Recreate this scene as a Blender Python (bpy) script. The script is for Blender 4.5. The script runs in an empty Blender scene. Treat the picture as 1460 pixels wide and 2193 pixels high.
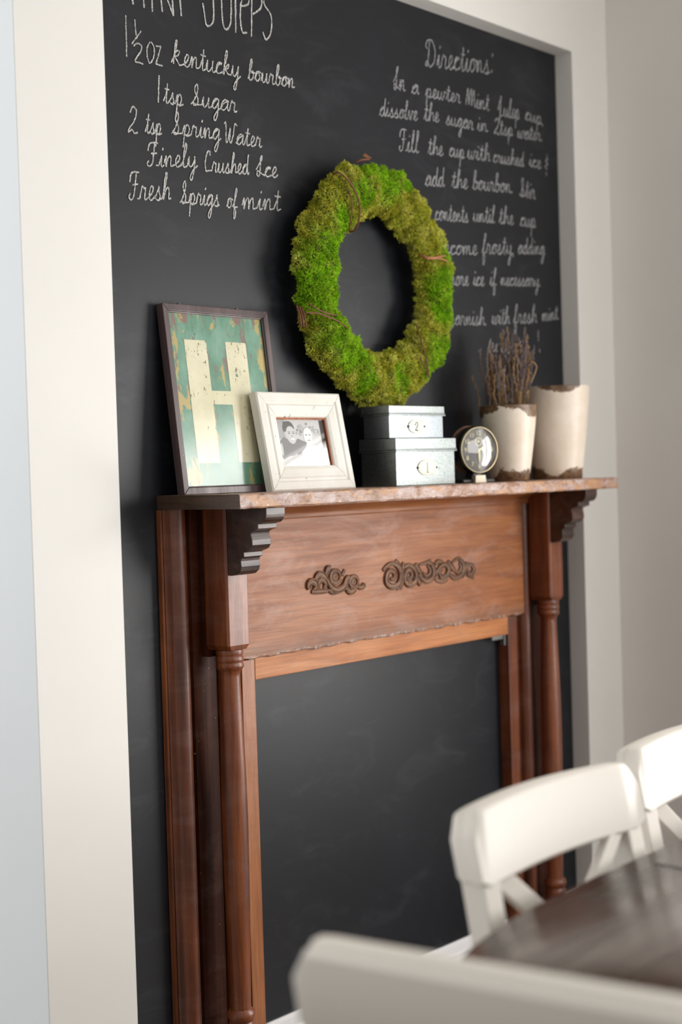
import bpy, math, random
import numpy as np
from mathutils import Vector, Matrix
random.seed(4); rng = np.random.default_rng(4)
S = bpy.context.scene
COL = S.collection

# ------------------------------------------------------------------ camera
F = 3200.0; CX, CY = 730.0, 1096.5
_X = np.array([3485 - CX, 923 - CY, F]); _X /= np.linalg.norm(_X)
_d = np.array([.0305, 1.0, 0.0]); _d[2] = -(_X[0] * _d[0] + _X[1] * _d[1]) / _X[2]; _d /= np.linalg.norm(_d)
_Z = -_d; _Y = np.cross(_Z, _X); ROT = np.array([_X, _Y, _Z])
EYE = np.array([-2.7206, -2.2263, 1.30])
def ray(x, y): return ROT @ np.array([(x - CX) / F, (y - CY) / F, 1.0])
def on_y(x, y, Y): r = ray(x, y); return EYE + r * (Y - EYE[1]) / r[1]
cam_d = bpy.data.cameras.new('camera'); cam = bpy.data.objects.new('camera', cam_d); COL.objects.link(cam)
cam_d.sensor_fit = 'VERTICAL'; cam_d.sensor_height = 36; cam_d.lens = F / 2193 * 36
M = Matrix.Identity(4)
for i in range(3):
    M[i][0] = ROT[i, 0]; M[i][1] = -ROT[i, 1]; M[i][2] = -ROT[i, 2]; M[i][3] = EYE[i]
cam.matrix_world = M
cam_d.clip_start = .05
cam_d.dof.use_dof = True; cam_d.dof.focus_distance = 3.02; cam_d.dof.aperture_fstop = 2.1
S.camera = cam

# ------------------------------------------------------------------ world, lights, exposure
w = bpy.data.worlds.new('world'); S.world = w; w.use_nodes = True
bg = w.node_tree.nodes['Background']; bg.inputs[0].default_value = (1.0, .985, .965, 1); bg.inputs[1].default_value = .38
def area(name, loc, target, sx, sy, power, color):
    l = bpy.data.lights.new(name, 'AREA'); l.shape = 'RECTANGLE'; l.size = sx; l.size_y = sy; l.energy = power; l.color = color
    o = bpy.data.objects.new(name, l); COL.objects.link(o); o.location = loc
    o.rotation_euler = (Vector(target) - Vector(loc)).to_track_quat('-Z', 'Y').to_euler(); return o
area('window_daylight', (1.22, -1.62, 1.10), (0.2, -1.62, 1.10), 1.6, 1.75, 86, (1, .975, .945))
area('room_fill', (.2, -4.4, 1.8), (-.5, 0, 1.2), 2.2, 1.5, 40, (1, .985, .965))  # added soft fill from behind the camera, not a known window
area('hall_daylight', (-3.6, .9, 1.9), (-1.05, .5, 1.5), 1.2, 1.6, 36, (.97, .99, 1.0))
S.view_settings.view_transform = 'Standard'; S.view_settings.look = 'None'
S.view_settings.gamma = 1; S.view_settings.use_curve_mapping = False
S.view_settings.exposure = .25

# ------------------------------------------------------------------ helpers
class MB:
    def __init__(s): s.v = []; s.f = []; s.mi = []
    def add(s, vs, fs, mi=0):
        n = len(s.v); s.v += [tuple(map(float, p)) for p in vs]; s.f += [tuple(n + i for i in f) for f in fs]; s.mi += [mi] * len(fs); return s
    def box(s, x0, x1, y0, y1, z0, z1, mi=0):
        vs = [(x, y, z) for z in (z0, z1) for y in (y0, y1) for x in (x0, x1)]
        return s.add(vs, [(0, 2, 3, 1), (4, 5, 7, 6), (0, 1, 5, 4), (2, 6, 7, 3), (0, 4, 6, 2), (1, 3, 7, 5)], mi)
    def prism(s, poly, axis, a, b, mi=0, seg=1):
        """poly: 2D points in the plane across axis ('x': (y,z), 'y': (x,z), 'z': (x,y))"""
        n = len(poly); vs = []
        for k in range(seg + 1):
            t = a + (b - a) * k / seg
            for p in poly:
                vs.append({'x': (t, p[0], p[1]), 'y': (p[0], t, p[1]), 'z': (p[0], p[1], t)}[axis])
        fs = [(k * n + i, k * n + (i + 1) % n, (k + 1) * n + (i + 1) % n, (k + 1) * n + i) for k in range(seg) for i in range(n)]
        fs += [tuple(reversed(range(n))), tuple(seg * n + i for i in range(n))]
        return s.add(vs, fs, mi)
    def lathe(s, prof, c=(0, 0, 0), n=32, axis='z', mi=0, cap=True):
        vs = []; fs = []
        for (r, h) in prof:
            for k in range(n):
                a = 2 * math.pi * k / n; p = (r * math.cos(a), r * math.sin(a), h)
                if axis == 'y': p = (p[0], p[2], p[1])
                vs.append((p[0] + c[0], p[1] + c[1], p[2] + c[2]))
        m = len(prof)
        for j in range(m - 1):
            for k in range(n):
                fs.append((j * n + k, j * n + (k + 1) % n, (j + 1) * n + (k + 1) % n, (j + 1) * n + k))
        if cap and prof[0][0] > 1e-4: fs.append(tuple(reversed(range(n))))
        if cap and prof[-1][0] > 1e-4: fs.append(tuple((m - 1) * n + k for k in range(n)))
        return s.add(vs, fs, mi)
    def tube(s, pts, r, n=6, mi=0, flat=None):
        P = [Vector(p) for p in pts]; m = len(P)
        rs = r if hasattr(r, '__len__') else [r] * m
        vs = []; up0 = Vector((0.13, -.95, .21))
        for i in range(m):
            t = (P[min(i + 1, m - 1)] - P[max(i - 1, 0)])
            t = t.normalized() if t.length > 1e-9 else Vector((0, 0, 1))
            u = up0 if flat else (Vector((1, 0, 0)) if abs(t.x) < .8 else Vector((0, 1, 0)))
            a = t.cross(u).normalized(); b = a.cross(t).normalized()
            for k in range(n):
                an = 2 * math.pi * k / n
                vs.append(P[i] + a * (rs[i] * math.cos(an)) + b * (rs[i] * (flat or 1) * math.sin(an)))
        fs = [(i * n + k, i * n + (k + 1) % n, (i + 1) * n + (k + 1) % n, (i + 1) * n + k) for i in range(m - 1) for k in range(n)]
        fs += [tuple(reversed(range(n))), tuple((m - 1) * n + k for k in range(n))]
        return s.add(vs, fs, mi)
    def build(s, name, mat, parent=None, smooth=False, bevel=0, loc=None, rot=None, seg=2, fixn=True):
        me = bpy.data.meshes.new(name); me.from_pydata(s.v, [], s.f)
        for m in (mat if isinstance(mat, (list, tuple)) else [mat]): me.materials.append(m)
        if any(s.mi): me.polygons.foreach_set('material_index', s.mi)
        me.update()
        if fixn and len(s.f) < 60000:
            import bmesh
            bm = bmesh.new(); bm.from_mesh(me); bmesh.ops.recalc_face_normals(bm, faces=bm.faces); bm.to_mesh(me); bm.free()
        o = bpy.data.objects.new(name, me); COL.objects.link(o)
        if parent: o.parent = parent
        if loc: o.location = loc
        if rot: o.rotation_euler = rot
        if smooth: shade(o)
        if bevel:
            b = o.modifiers.new('bevel', 'BEVEL'); b.width = bevel; b.segments = seg; b.limit_method = 'ANGLE'; b.angle_limit = math.radians(40)
        return o
def shade(o, ang=45):
    me = o.data; me.polygons.foreach_set('use_smooth', [True] * len(me.polygons)); me.update()
    try: me.set_sharp_from_angle(angle=math.radians(ang))
    except Exception: pass
def thing(name, label, cat, loc=(0, 0, 0), rz=0, group=None, rx=0):
    o = bpy.data.objects.new(name, None); COL.objects.link(o); o.location = loc; o.rotation_euler = (rx, 0, rz)
    o.empty_display_size = .05
    o['label'] = label; o['category'] = cat
    if group: o['group'] = group
    return o
def struct(o, label=None):
    o['kind'] = 'structure'
    if label: o['label'] = label
    return o
def spline(pts, sub=5, closed=False):
    P = [np.array(p, float) for p in pts]; n = len(P)
    if n < 3: return P
    out = []
    for i in range(n - 1):
        p0 = P[max(i - 1, 0)]; p1 = P[i]; p2 = P[i + 1]; p3 = P[min(i + 2, n - 1)]
        for k in range(sub):
            t = k / sub
            out.append(.5 * ((2 * p1) + (-p0 + p2) * t + (2 * p0 - 5 * p1 + 4 * p2 - p3) * t * t + (-p0 + 3 * p1 - 3 * p2 + p3) * t ** 3))
    out.append(P[-1]); return out

# ------------------------------------------------------------------ materials
def sr(r, g, b):
    f = lambda c: (c / 255 / 12.92) if c / 255 <= .04045 else ((c / 255 + .055) / 1.055) ** 2.4
    return (f(r), f(g), f(b), 1)
class NT:
    def __init__(s, name):
        s.m = bpy.data.materials.new(name); s.m.use_nodes = True; s.t = s.m.node_tree; s.b = s.t.nodes['Principled BSDF']
    def n(s, typ, **kw):
        o = s.t.nodes.new(typ)
        for k, v in kw.items(): setattr(o, k, v)
        return o
    def l(s, a, b): s.t.links.new(a, b)
    def coord(s, scale=(1, 1, 1), kind='Object', rot=(0, 0, 0)):
        c = s.n('ShaderNodeTexCoord'); m = s.n('ShaderNodeMapping'); m.inputs['Scale'].default_value = scale; m.inputs['Rotation'].default_value = rot
        s.l(c.outputs[kind], m.inputs[0]); return m.outputs[0]
    def noise(s, vec, scale, detail=4, rough=.55, dist=0):
        o = s.n('ShaderNodeTexNoise'); o.inputs['Scale'].default_value = scale; o.inputs['Detail'].default_value = detail
        o.inputs['Roughness'].default_value = rough; o.inputs['Distortion'].default_value = dist; s.l(vec, o.inputs['Vector']); return o.outputs['Fac']
    def ramp(s, fac, stops, interp='LINEAR'):
        o = s.n('ShaderNodeValToRGB'); e = o.color_ramp.elements; o.color_ramp.interpolation = interp
        e[0].position, e[0].color = stops[0]; e[1].position, e[1].color = stops[-1]
        for p, c in stops[1:-1]: q = e.new(p); q.color = c
        s.l(fac, o.inputs[0]); return o.outputs[0]
    def mix(s, fac, a, b, mode='MIX'):
        o = s.n('ShaderNodeMix', data_type='RGBA', blend_type=mode)
        for i, v in ((0, fac), (6, a), (7, b)):
            if isinstance(v, (int, float)): o.inputs[i].default_value = v
            elif isinstance(v, tuple): o.inputs[i].default_value = v
            else: s.l(v, o.inputs[i])
        return o.outputs[2]
    def math(s, op, a, b=0.0, clamp=False):
        o = s.n('ShaderNodeMath', operation=op); o.use_clamp = clamp
        for i, v in ((0, a), (1, b)):
            if isinstance(v, (int, float)): o.inputs[i].default_value = v
            else: s.l(v, o.inputs[i])
        return o.outputs[0]
    def bump(s, h, strength=.3, dist=.002):
        o = s.n('ShaderNodeBump'); o.inputs['Strength'].default_value = strength; o.inputs['Distance'].default_value = dist
        s.l(h, o.inputs['Height']); s.l(o.outputs[0], s.b.inputs['Normal'])
    def set(s, color=None, rough=None, metal=None, spec=None, coat=None):
        for k, v in (('Base Color', color), ('Roughness', rough), ('Metallic', metal), ('Specular IOR Level', spec), ('Coat Weight', coat)):
            if v is None: continue
            if isinstance(v, (int, float, tuple)): s.b.inputs[k].default_value = v
            else: s.l(v, s.b.inputs[k])
        return s
BW = lambda v: (v, v, v, 1)

def paint(name, rgb, rough=.5, bump=.06, spec=.5, var=.03):
    t = NT(name); v = t.coord(); n = t.noise(v, 2.5, 3); c = sr(*rgb)
    d = tuple(x * (1 - var) for x in c[:3]) + (1,)
    t.set(t.ramp(n, [(.3, d), (.7, c)]), rough, spec=spec); t.bump(t.noise(v, 350, 2), bump, .0006); return t.m
def wood(name, dark, mid, light, axis='x', haze=.0, rough=.42, scale=1.0, dirt=.35, coat=.15, band=None):
    t = NT(name)
    sc = {'x': (1.2, 14, 14), 'y': (14, 1.2, 14), 'z': (14, 14, 1.2)}[axis]
    v = t.coord(tuple(q * scale for q in sc))
    n1 = t.noise(v, 1.6, 6, .6, .9)
    fv = t.coord(tuple(q * scale * (5 if q > 5 else 2.2) for q in sc)); n2 = t.noise(fv, 3.0, 3, .6, .4)
    col = t.ramp(n1, [(.28, sr(*dark)), (.5, sr(*mid)), (.72, sr(*light))])
    grain = t.ramp(n2, [(.35, BW(.58)), (.6, BW(1.06))])
    col = t.mix(.6, col, grain, 'MULTIPLY')
    big = t.noise(t.coord((1, 1, 1)), 5, 5, .65, .3)
    col = t.mix(t.math('MULTIPLY', t.ramp(big, [(.5, BW(0)), (.75, BW(1))]), dirt), col, tuple(q * .35 for q in sr(*dark)[:3]) + (1,))
    if haze:
        hz = t.noise(t.coord((1.3, 1, 3.2)), 4.2, 7, .7, .6)
        col = t.mix(t.math('MULTIPLY', t.ramp(hz, [(.5, BW(0)), (.72, BW(1))]), haze), col, sr(205, 180, 172))
    if band:   # grey rubbed dirt along the lower edge of the board
        sz = t.n('ShaderNodeSeparateXYZ'); t.l(t.coord(), sz.inputs[0])
        k = t.math('MULTIPLY', t.math('SUBTRACT', band, sz.outputs[2]), 28, True)
        col = t.mix(t.math('MULTIPLY', k, t.ramp(t.noise(t.coord((1, 1, 3)), 18, 6, .7), [(.35, BW(.25)), (.6, BW(1))])), col, sr(112, 84, 70))
        k2 = t.math('MULTIPLY', t.math('SUBTRACT', band - .026, sz.outputs[2]), 120, True)
        col = t.mix(t.math('MULTIPLY', k2, t.ramp(t.noise(t.coord(), 90, 5, .75), [(.5, BW(0)), (.56, BW(.9))])), col, sr(196, 184, 172))
    sp = t.noise(t.coord(), 160, 2, .5)
    col = t.mix(t.math('MULTIPLY', t.ramp(sp, [(.76, BW(0)), (.79, BW(1))]), .55), col, sr(205, 190, 175))
    t.set(col, t.ramp(n1, [(.3, BW(rough + .12)), (.7, BW(rough - .05))]), coat=coat, spec=.45)
    t.b.inputs['Coat Roughness'].default_value = .36
    t.bump(t.math('ADD', n2, t.math('MULTIPLY', big, .7)), .35, .0012); return t.m

m_wall = paint('white_wall_paint', (240, 238, 233), .55)
m_wall_r = paint('right_wall_paint', (236, 233, 228), .6)
m_wall_l = paint('bluish_light_wall_paint', (232, 236, 238), .6)  # white side face; the bluish light on it is tinted into the paint
m_ceil = paint('ceiling_paint', (235, 233, 230), .8)
m_base = paint('white_trim_paint', (240, 240, 241), .32)
m_wood_x = wood('frieze_wood', (136, 78, 42), (158, 95, 52), (176, 112, 64), 'x', haze=.30, rough=.46, dirt=.14, coat=.05, band=.945)
m_wood_z = wood('shaded_pilaster_wood', (40, 17, 9), (64, 29, 15), (88, 44, 23), 'z', haze=.05, rough=.5, dirt=.45, coat=0)  # shadow cast by column and bracket is put into this dark tone
m_wood_col = wood('column_wood', (66, 28, 11), (120, 59, 25), (156, 86, 41), 'z', haze=.08, rough=.38, dirt=.3, coat=.45)
m_wood_mo = wood('moulding_wood', (68, 30, 13), (114, 56, 25), (144, 78, 40), 'z', haze=.10, rough=.38, dirt=.4, coat=.5)
m_wood_st = wood('stile_wood', (128, 68, 32), (164, 98, 52), (184, 120, 70), 'z', haze=.10, rough=.4, dirt=.2, coat=.3)
m_wood_z.node_tree.nodes['Principled BSDF'].inputs['Specular IOR Level'].default_value = .15
m_wood_lt = wood('lintel_wood', (158, 92, 50), (188, 118, 66), (204, 138, 84), 'x', haze=.08, rough=.5, dirt=.12, coat=.03)
m_wood_dk = wood('bracket_wood', (38, 19, 12), (56, 30, 20), (92, 56, 38), 'x', haze=.10, rough=.36, dirt=.3, coat=.35)
m_carve = wood('carving_wood', (88, 56, 38), (120, 82, 56), (150, 110, 80), 'x', haze=.1, rough=.5, dirt=.4, coat=0)
m_raw = wood('raw_edge_wood', (70, 34, 16), (130, 70, 34), (160, 92, 50), 'z', rough=.7, dirt=.7, coat=0)

def shelf_mat():
    t = NT('worn_shelf_paint'); v = t.coord((1, 1.6, 2.2)); n = t.noise(v, 22, 8, .75, .4)
    c = t.ramp(n, [(.30, sr(92, 58, 38)), (.42, sr(150, 108, 78)), (.5, sr(172, 142, 130)), (.6, sr(186, 166, 160)), (.72, sr(214, 200, 190))])
    o = t.noise(t.coord((1, 1, 3)), 14, 5, .6)
    c = t.mix(t.ramp(o, [(.52, BW(0)), (.6, BW(.8))]), c, sr(186, 138, 96))
    k = t.noise(v, 90, 4, .7); c = t.mix(t.ramp(k, [(.62, BW(0)), (.67, BW(.9))]), c, sr(70, 46, 34))
    k2 = t.noise(t.coord((1, 1, 1)), 60, 5, .7); c = t.mix(t.ramp(k2, [(.64, BW(0)), (.68, BW(1))]), c, sr(238, 228, 216))
    t.set(c, .5, coat=.1); t.bump(t.math('ADD', n, k), .6, .002); return t.m
m_shelf = shelf_mat()

m_end = wood('shaded_dark_end_grain', (48, 34, 26), (70, 50, 38), (98, 74, 58), 'y', rough=.5, dirt=.4, coat=.1)  # shelf's left end: dark bare wood, with its shade also in the colour

def board_mat():
    t = NT('chalkboard_paint'); v = t.coord((1, 1, .8)); n = t.noise(v, 2.2, 6, .62, .8); sm = t.noise(t.coord((1, 1, 2.4), rot=(0, .5, 0)), 5.0, 7, .68, 1.2)
    c = t.ramp(n, [(.3, sr(22, 24, 29)), (.7, sr(29, 31, 37))])
    c = t.mix(t.ramp(sm, [(.52, BW(0)), (.85, BW(.16))]), c, sr(110, 114, 122))
    t.set(c, .42, spec=.34); t.bump(t.noise(t.coord(), 260, 3), .12, .0008); return t.m
m_board = board_mat()
def chalk_mat(name, v0, v1):
    t = NT(name); n = t.noise(t.coord(), 520, 3, .6)
    c = t.ramp(n, [(.36, sr(*v0)), (.58, sr(*v1))]); t.set(c, .95, spec=.1); return t.m
m_chalk = chalk_mat('chalk', (96, 96, 96), (214, 213, 209))
m_chalk2 = chalk_mat('faint_chalk', (60, 60, 61), (176, 176, 178))

# ------------------------------------------------------------------ room shell
NX0, NX1, NZ, ND = -.842, .820, 2.42, -.053      # niche sides, top, front plane
LX, RX = -1.05, 1.004
root_wall = MB().box(LX, NX0, ND, .14, 0, 2.75).box(NX0, NX1, ND, .14, NZ, 2.75).box(NX1, RX + .12, ND, .14, 0, 2.75).build('wall_back', m_wall); struct(root_wall, 'white wall round the chalkboard niche')
brd = MB().box(NX0 - .01, NX1 + .01, 0, .03, 0, NZ + .01).build('wall_niche', m_board); struct(brd, 'matt black chalkboard wall inside the niche')
struct(MB().box(LX - .001, LX - .0001, ND + .001, 1.9, 0, 2.75).build('wall_left', m_wall_l), 'side wall left of the white pier, bluish light put into its paint')
# right wall with a window opening
WY0, WY1, WZ0, WZ1 = -2.25, -1.0, .45, 1.84
wr = MB().box(RX, RX + .12, -3.3, WY0, 0, 2.75).box(RX, RX + .12, WY1, ND, 0, 2.75).box(RX, RX + .12, WY0, WY1, 0, WZ0).box(RX, RX + .12, WY0, WY1, WZ1, 2.75)
struct(wr.build('wall_right', m_wall_r), 'white wall meeting the niche wall at the right')
win = struct(MB().box(RX - .015, RX + .05, WY0 - .06, WY0, WZ0 - .06, WZ1 + .06).box(RX - .015, RX + .05, WY1, WY1 + .06, WZ0 - .06, WZ1 + .06)
             .box(RX - .015, RX + .05, WY0, WY1, WZ1, WZ1 + .06).box(RX - .03, RX + .05, WY0, WY1, WZ0 - .06, WZ0).build('window_1', m_base))
MB().box(RX + .03, RX + .06, (WY0 + WY1) / 2 - .02, (WY0 + WY1) / 2 + .02, WZ0, WZ1).build('mullion', m_base, win)
tf = NT('oak_floor'); vv = tf.coord((1, 8, 1)); cc = tf.ramp(tf.noise(vv, 3, 5), [(.3, sr(74, 56, 44)), (.7, sr(108, 86, 70))]); tf.set(cc, .35)
struct(MB().box(-3.6, RX + .12, -3.3, 1.9, -.05, 0).build('floor', tf.m), 'brown wooden floor')
struct(MB().box(-3.6, RX + .12, -3.3, 1.9, 2.75, 2.8).build('ceiling', m_ceil))
def baseprof(h=.1155, d=.016):
    return [(0, 0), (-d, 0), (-d, h * .62), (-d * .8, h * .66), (-d * .8, h * .74), (-d * .62, h * .78), (-d * .45, h * .93), (-d * .3, h), (0, h)]
def baseboard(name, x0, x1, y):
    o = MB().prism([(p[0] + y, p[1]) for p in baseprof()], 'x', x0, x1).build(name, m_base); struct(o); return o
baseboard('baseboard_niche_left', NX0, -.701, 0); baseboard('baseboard_niche', -.469, .469, 0); baseboard('baseboard_niche_right', .701, NX1, 0)
baseboard('baseboard_left', LX, NX0, ND); baseboard('baseboard_back', NX1, RX, ND)
o = MB().prism([(RX + p[0], p[1]) for p in baseprof()], 'y', -3.3, ND).build('baseboard_right', m_base); struct(o)

# ------------------------------------------------------------------ chalk handwriting (stroke alphabet, x-height 1)
G = {
 'a': (1.0, [[(0, .05), (.3, .6), (.72, .9), (.45, 1), (.12, .6), (.15, .12), (.4, 0), (.68, .4), (.78, .98), (.74, .3), (.84, 0), (1.0, .15)]]),
 'b': (.85, [[(0, .05), (.3, 1.1), (.42, 1.9), (.25, 2.0), (.15, 1.2), (.15, .15), (.4, 0), (.65, .4), (.55, .9), (.4, .75), (.85, .75)]]),
 'c': (.75, [[(0, .05), (.3, .7), (.62, .95), (.55, .75)], [(.58, .95), (.25, .9), (.1, .4), (.3, 0), (.75, .2)]]),
 'd': (1.0, [[(0, .05), (.3, .7), (.62, .95), (.35, .95), (.1, .45), (.3, 0), (.6, .3), (.76, 2.0), (.7, .7), (.8, 0), (1.0, .2)]]),
 'e': (.7, [[(0, .1), (.4, .5), (.5, .9), (.3, 1), (.12, .5), (.25, .02), (.5, .05), (.7, .3)]]),
 'f': (.7, [[(0, .1), (.35, 1.1), (.5, 1.9), (.35, 2), (.22, 1.0), (.22, -.9), (.38, -1.0), (.45, -.4), (.3, .02), (.7, .15)]]),
 'g': (.95, [[(0, .05), (.3, .7), (.65, .95), (.35, .95), (.1, .45), (.3, 0), (.65, .5), (.72, .95), (.68, -.4), (.5, -1.1), (.3, -.9), (.55, -.3), (.95, .15)]]),
 'h': (.95, [[(0, .05), (.3, 1.1), (.42, 1.9), (.28, 2), (.17, 1.1), (.15, 0), (.35, .7), (.6, .95), (.7, .6), (.7, .1), (.95, .15)]]),
 'i': (.5, [[(0, .1), (.22, .95), (.2, .3), (.3, 0), (.5, .15)], [(.26, 1.4), (.32, 1.62)]]),
 'j': (.5, [[(0, .1), (.25, .95), (.22, -.6), (.05, -1), (-.05, -.7), (.5, .15)], [(.28, 1.45), (.3, 1.55)]]),
 'k': (.95, [[(0, .05), (.3, 1.1), (.42, 1.9), (.28, 2), (.17, 1.1), (.15, 0), (.3, .6), (.6, .95), (.55, .6), (.3, .5), (.6, .1), (.95, .1)]]),
 'l': (.6, [[(0, .05), (.3, 1.1), (.42, 1.9), (.28, 2), (.17, 1.1), (.2, .15), (.35, 0), (.6, .15)]]),
 'm': (1.3, [[(0, .3), (.15, .95), (.18, 0), (.3, .7), (.48, .95), (.54, .6), (.55, 0), (.66, .7), (.85, .95), (.92, .5), (.95, .05), (1.3, .15)]]),
 'n': (.95, [[(0, .3), (.15, .95), (.18, 0), (.32, .7), (.52, .95), (.6, .6), (.62, .08), (.95, .15)]]),
 'o': (.85, [[(0, .1), (.3, .8), (.5, .98), (.2, .85), (.1, .3), (.35, 0), (.62, .35), (.5, .95), (.85, .8)]]),
 'p': (.95, [[(0, .1), (.22, .95), (.2, -.2), (.17, -1.1), (.22, -.1), (.3, .75), (.52, .98), (.7, .55), (.5, .05), (.3, .1), (.5, -.02), (.95, .15)]]),
 'r': (.8, [[(0, .1), (.18, 1.0), (.35, .85), (.52, .85), (.48, .2), (.58, 0), (.8, .15)]]),
 's': (.75, [[(0, .1), (.3, .7), (.38, 1.02), (.42, .6), (.55, .3), (.42, 0), (.15, .05), (.4, -.02), (.75, .15)]]),
 't': (.65, [[(0, .1), (.28, 1.0), (.34, 1.75), (.3, .6), (.35, 0), (.65, .15)], [(.05, 1.25), (.6, 1.2)]]),
 'u': (1.0, [[(0, .1), (.15, .95), (.15, .2), (.35, 0), (.6, .4), (.68, .95), (.68, .2), (.8, 0), (1.0, .15)]]),
 'v': (.85, [[(0, .3), (.15, .95), (.25, .3), (.38, 0), (.55, .5), (.6, .95), (.85, .85)]]),
 'w': (1.25, [[(0, .1), (.15, .95), (.15, .2), (.32, 0), (.5, .4), (.55, .9), (.56, .2), (.72, 0), (.92, .5), (.95, .95), (1.25, .85)]]),
 'y': (1.0, [[(0, .1), (.15, .95), (.15, .3), (.35, .05), (.6, .4), (.7, .95), (.66, -.3), (.5, -1.1), (.32, -.9), (.55, -.3), (1.0, .15)]]),
 'K': (1.2, [[(0, .1), (.25, .7), (.45, 1.7), (.4, 2.0), (.28, 1.6), (.22, 0)], [(.22, .7), (.5, 1.15), (.75, 1.1), (.6, .75), (.3, .65), (.6, .3), (.85, 0), (1.2, .15)]]),
 'S': (1.1, [[(0, .05), (.35, .6), (.6, 1.5), (.5, 2.0), (.3, 1.7), (.35, 1.2), (.65, .7), (.6, .15), (.3, 0), (.15, .25), (.5, .1), (1.1, .15)]]),
 'W': (1.5, [[(0, 1.8), (.15, 2.0), (.25, 1.2), (.32, .1), (.5, .2), (.72, 1.5), (.72, .2), (.9, .1), (1.1, .9), (1.2, 1.9), (1.5, 1.8)]]),
 'F': (1.1, [[(.0, 1.3), (.1, 1.9), (.5, 2.05), (.9, 2.0)], [(.6, 2.0), (.55, 1.0), (.45, .2), (.2, 0), (0, .2), (.1, .5)], [(.3, 1.1), (.85, 1.15)], [(.85, .1), (1.1, .1)]]),
 'C': (1.1, [[(.75, 1.6), (.7, 2.0), (.4, 1.9), (.15, 1.0), (.3, .1), (.65, .1), (1.1, .15)]]),
 'I': (.9, [[(.0, .6), (.2, 1.0), (.5, 1.6), (.55, 2.0), (.38, 1.8), (.42, .8), (.35, .05), (.1, .1), (.15, .5), (.5, .3), (.9, .1)]]),
 'D': (1.3, [[(.35, 1.9), (.3, .9), (.2, .1), (.0, .1), (.15, .4), (.5, 0), (.95, .4), (1.0, 1.2), (.6, 1.9), (.1, 1.9), (-.1, 1.5), (.1, 1.3)]]),
 'M': (1.5, [[(0, .1), (.1, 1.0), (.2, 1.9), (.35, 1.0), (.42, .2), (.5, 1.2), (.7, 1.9), (.78, 1.0), (.82, .1), (.9, 1.2), (1.1, 1.85), (1.2, .6), (1.3, .05), (1.5, .15)]]),
 'J': (1.1, [[(0, .6), (.3, 1.6), (.6, 2.0), (.4, 2.0), (.45, .8), (.35, -.6), (.15, -.7), (.3, -.1), (1.1, .15)]]),
 'E': (1.0, [[(.75, 1.8), (.4, 2.0), (.25, 1.5), (.5, 1.1), (.15, .7), (.2, .1), (.6, 0), (1.0, .2)]]),
 'G': (1.1, [[(.7, 1.7), (.45, 2.0), (.1, 1.1), (.3, .1), (.65, .3), (.75, 1.0), (.7, -.2), (.4, -.5), (1.1, .15)]]),
 '1': (.5, [[(.25, 1.9), (.23, 0)]]),
 '2': (1.0, [[(.1, 1.5), (.35, 1.95), (.7, 1.6), (.55, .9), (.1, .35), (.05, .05), (.35, .25), (.6, 0), (.95, .05)]]),
 'O': (.9, [[(.45, 1.9), (.1, 1.3), (.1, .4), (.4, 0), (.75, .4), (.75, 1.4), (.45, 1.9)]]),
 'Z': (.9, [[(.1, 1.85), (.75, 1.85)], [(.75, 1.85), (.1, .05)], [(.1, .05), (.9, .1)]]),
 ':': (.5, [[(.26, .1), (.3, .2), (.34, .36)], [(.28, 1.35), (.32, 1.45), (.36, 1.62)]]),
 ',': (.3, [[(.15, .1), (.1, -.3)]]), '.': (.3, [[(.10, -.05), (.14, .05), (.2, .18)]]),
 '&': (.8, [[(.4, 2.2), (.35, 1.4)], [(.6, 1.6), (.2, 1.3), (.55, .9), (.15, .5), (.5, .2)], [(.38, -.1), (.38, -.7)]]),
 '!': (.5, [[(.2, 2.3), (.25, .9)], [(.28, .1), (.3, -.05)]]),
 ' ': (.6, []),
}
def ribbon(mb, pts, wd, up=(0, 0, 1)):
    """flat chalk stroke on the wall plane: pts are (x, z) in metres"""
    P = np.array(pts); n = len(P)
    if n < 2: return
    L = []; R_ = []
    for i in range(n):
        t = P[min(i + 1, n - 1)] - P[max(i - 1, 0)]; t = t / (np.linalg.norm(t) + 1e-9); q = np.array([-t[1], t[0]])
        k = wd * .5 * (1 + .28 * rng.uniform(-1, 1))
        j = rng.uniform(-.12, .12) * wd
        L.append(P[i] + q * (k + j)); R_.append(P[i] - q * (k - j))
    y = -.0006 - .0004 * random.random(); ys = [y - i * 1.6e-5 for i in range(n)]
    mb.add([(p[0], q, p[1]) for p, q in zip(L, ys)] + [(p[0], q, p[1]) for p, q in zip(R_, ys)], [(i, n + i, n + i + 1, i + 1) for i in range(n - 1)])
def write(text, a, b, xh, wd=.0042, mb=None, slant=.12):
    A = on_y(a[0], a[1], 0); B = on_y(b[0], b[1], 0)
    depth = (ROT.T @ (A - EYE))[2]; h = xh * 1.1 / F * depth
    tot = sum(G[c][0] for c in text) + .25; sx = np.linalg.norm(B - A) / tot
    u = (B - A)[[0, 2]] / tot; cur = 0
    for c in text:
        adv, strokes = G[c]
        for st in strokes:
            pts = spline(st, 6)
            ribbon(mb, [(A[0] + u[0] * (cur + p[0]) + slant * h * p[1], A[2] + u[1] * (cur + p[0]) + h * p[1]) for p in pts], wd)
        cur += adv
def px_stroke(mb, pts, wd=.0042, smooth=True, off=(0, 0), sc=1.0):
    q = spline(pts, 6) if smooth and len(pts) > 2 else [np.array(pts[0]) + (np.array(pts[-1]) - np.array(pts[0])) * k / 8 for k in range(9)]
    W = [on_y(off[0] + p[0] / sc, off[1] + p[1] / sc, 0) for p in q]
    ribbon(mb, [(p[0], p[2]) for p in W], wd)
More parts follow.
